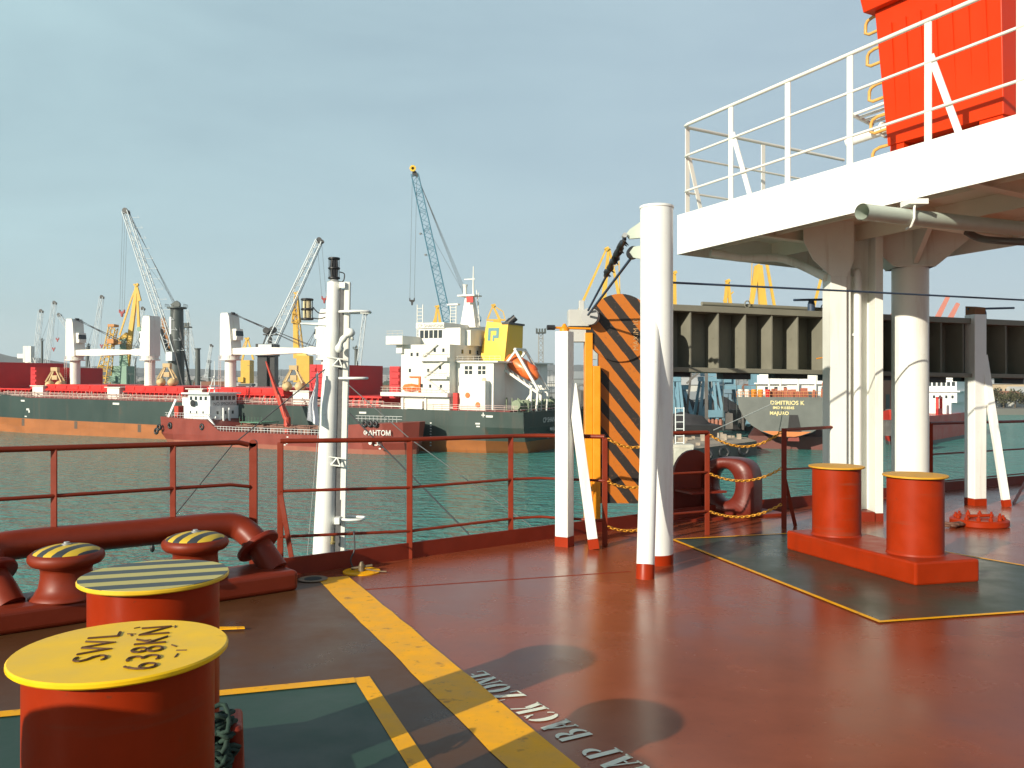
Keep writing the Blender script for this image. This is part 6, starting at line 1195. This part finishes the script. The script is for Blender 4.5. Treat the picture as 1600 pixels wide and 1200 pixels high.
shed(1528, 1640, 594, 400, bm[3], rm_[2], 'long beige waterfront building at far right', .15, 14, 0); shed(1548, 1600, 611, 376, bm[0], rm_[1], 'low shed with rust brown roof on the far right shore', .4, 4); shed(1590, 1680, 604, 392, bm[0], rm_[2], 'low pale house at the right edge of the far shore', .3, 4)
shed(20, 60, 596, 700, bm[0], rm_[2], 'small pale shed at far left behind the raised hatch cover'); shed(232, 262, 590, 460, bm[0], rm_[0], 'pale shed between the green crane house and the second deck crane'); shed(300, 352, 596, 480, bm[0], rm_[1], 'pale shed with rusty roof left of the third white deck crane', .3); shed(366, 400, 598, 520, bm[1], rm_[2], 'grey shed with pale roof left of the black crane tower'); shed(436, 474, 592, 460, bm[0], rm_[0], 'pale shed right of the black crane tower'); shed(520, 560, 598, 520, bm[1], rm_[2], 'grey shed behind the white signal mast'); shed(572, 612, 602, 420, bm[1], rm_[1], 'low dark shed left of the white deckhouse')
# trees on the far right shore
lm = mat('shore_foliage', (.075, .075, .035), .9, .5, .4)
for i, (px, Y, h, r_) in enumerate(((1536, 362, 7, 3.4), (1552, 366, 8.5, 3.8), (1568, 364, 6, 3.0), (1586, 366, 7.5, 3.6), (1602, 368, 6, 3.2), (1622, 372, 9, 4))):
    x = at(px, 0, Y).x; t = thing('shore_tree', ('leftmost tree of the far right shore, next to the white post', 'tall olive tree second from left on the far right shore', 'low tree in the middle of the far right shore', 'rounded tree before the beige waterfront building', 'small tree near the right edge of the far shore', 'tall tree at the right edge of the far shore')[i], 'tree', (x, Y, QZ), 'trees on the far right shore'); rq = random.Random(40 + i)
    b = MB(); b.tube((x, Y, QZ), (x + .3, Y, QZ + h * .55), .35, 6, .15)
    for k in range(4): b.tube((x + .1, Y, QZ + h * .35), (x + rq.uniform(-2, 2), Y + rq.uniform(-2, 2), QZ + h * .7), .14, 5, .05)
    b.build('trunk', mat('bark', (.10, .075, .05), .9, .2, 1), t)
    b = MB()
    for _ in range(420):
        a = rq.uniform(0, 6.28); u = rq.uniform(-1, 1); rr_ = r_ * rq.random() ** .4 * (1 + .3 * math.sin(a * 3 + i)); c_ = V((x + math.cos(a) * rr_ * math.sqrt(1 - u * u), Y + math.sin(a) * rr_ * math.sqrt(1 - u * u), QZ + h * .68 + u * rr_ * .75))
        d1 = V((rq.uniform(-1, 1), rq.uniform(-1, 1), rq.uniform(-1, 1))).normalized() * .42; d2 = d1.cross(V((rq.uniform(-1, 1), rq.uniform(-1, 1), rq.uniform(-1, 1)))).normalized() * .35
        b.add([c_ - d1, c_ + d2, c_ + d1, c_ - d2], [(0, 1, 2, 3)])
    b.build('crown', lm, t)
b = MB(); rq = random.Random(77)
for i in range(160):
    x = 215 + i * 1.35; y_ = 352 + (x - 215) * .098 - .5; s = rq.uniform(.6, 1.6); b.slathe((x, y_, WZ - .3), [(s, 0), (s * 1.1, .6), (s * .7, 1.3), (0, 1.7)], 6)
tag(b.build('shore_rocks', mat('rocks', (.20, .17, .12), .95, .4, .5)), 'brown rock bank along the far right waterline', 'rocks')['kind'] = 'stuff'
# quayside clutter behind the ships
b = MB(); rq = random.Random(55)
for _ in range(760):
    u = rq.uniform(-60, 420); q = q0_ + FD * u + FN * rq.uniform(4, 120); s = rq.uniform(.8, 4); b.box(q.x, q.x + s, q.y, q.y + s, QZ, QZ + rq.choice((1, 1, 1, 2.2)) * rq.uniform(.8, 4.2))
for _ in range(260):
    x = rq.uniform(30, 180); y_ = rq.uniform(262, 420)
    if y_ < 232 + (x - 30) * .85 + 20: continue
    s = rq.uniform(.8, 4); b.box(x, x + s, y_, y_ + s, QZ, QZ + rq.uniform(.8, 3.4))
for _ in range(240):
    u = rq.uniform(-30, 420); q = q0_ + FD * u + FN * rq.uniform(12, 150); h = rq.choice((1, 1, 2)) * rq.uniform(3, 7.5); dx = rq.uniform(-3, 3); p = V((q.x, q.y, QZ)); b.beam(p, p + V((dx, 0, h)), rq.uniform(.25, .7), .5, (0, 1, 0))
    if rq.random() < .5: b.beam(p + V((dx, 0, h)), p + V((dx + rq.uniform(-7, 7), 0, h * rq.uniform(.6, 1.2))), .4, .4, (0, 1, 0))
tag(b.build('quay_clutter', mat('clutter', (.13, .12, .11), .8, .9, .12)), 'dark jumble of cargo and equipment on the quay behind the ships', 'cargo')['kind'] = 'stuff'
b = MB()
for _ in range(130):
    u = rq.uniform(-40, 420); q = q0_ + FD * u + FN * rq.uniform(10, 160); h = rq.uniform(7, 19); b.tube((q.x, q.y, QZ), (q.x, q.y, QZ + h), .12, 5, .07); b.beam((q.x - 1, q.y, QZ + h), (q.x + 1, q.y, QZ + h), .2, .15)
tag(b.build('lamp_poles', CD), 'many thin dark poles along the quay behind the bulk carrier', 'poles')['kind'] = 'stuff'
# ================================================================== HAZE
if True:
    hz_ = bpy.data.materials.new('haze'); hz_.use_nodes = True; n = hz_.node_tree.nodes; l = hz_.node_tree.links; n.clear(); o_ = n.new('ShaderNodeOutputMaterial'); pv_ = n.new('ShaderNodeVolumePrincipled'); pv_.inputs['Color'].default_value = (.90, .96, 1, 1); pv_.inputs['Density'].default_value = .00008; pv_.inputs['Anisotropy'].default_value = .0; l.new(pv_.outputs[0], o_.inputs['Volume'])
    b = MB(); b.box(-6500, 6600, -700, 7900, WZ - 2.2, 420); ho = b.build('haze', hz_); ho['kind'] = 'stuff'; ho['label'] = 'thin blue sea haze over the whole harbour'; ho['category'] = 'haze'
    try: hz_.cycles.homogeneous_volume = True
    except Exception: pass
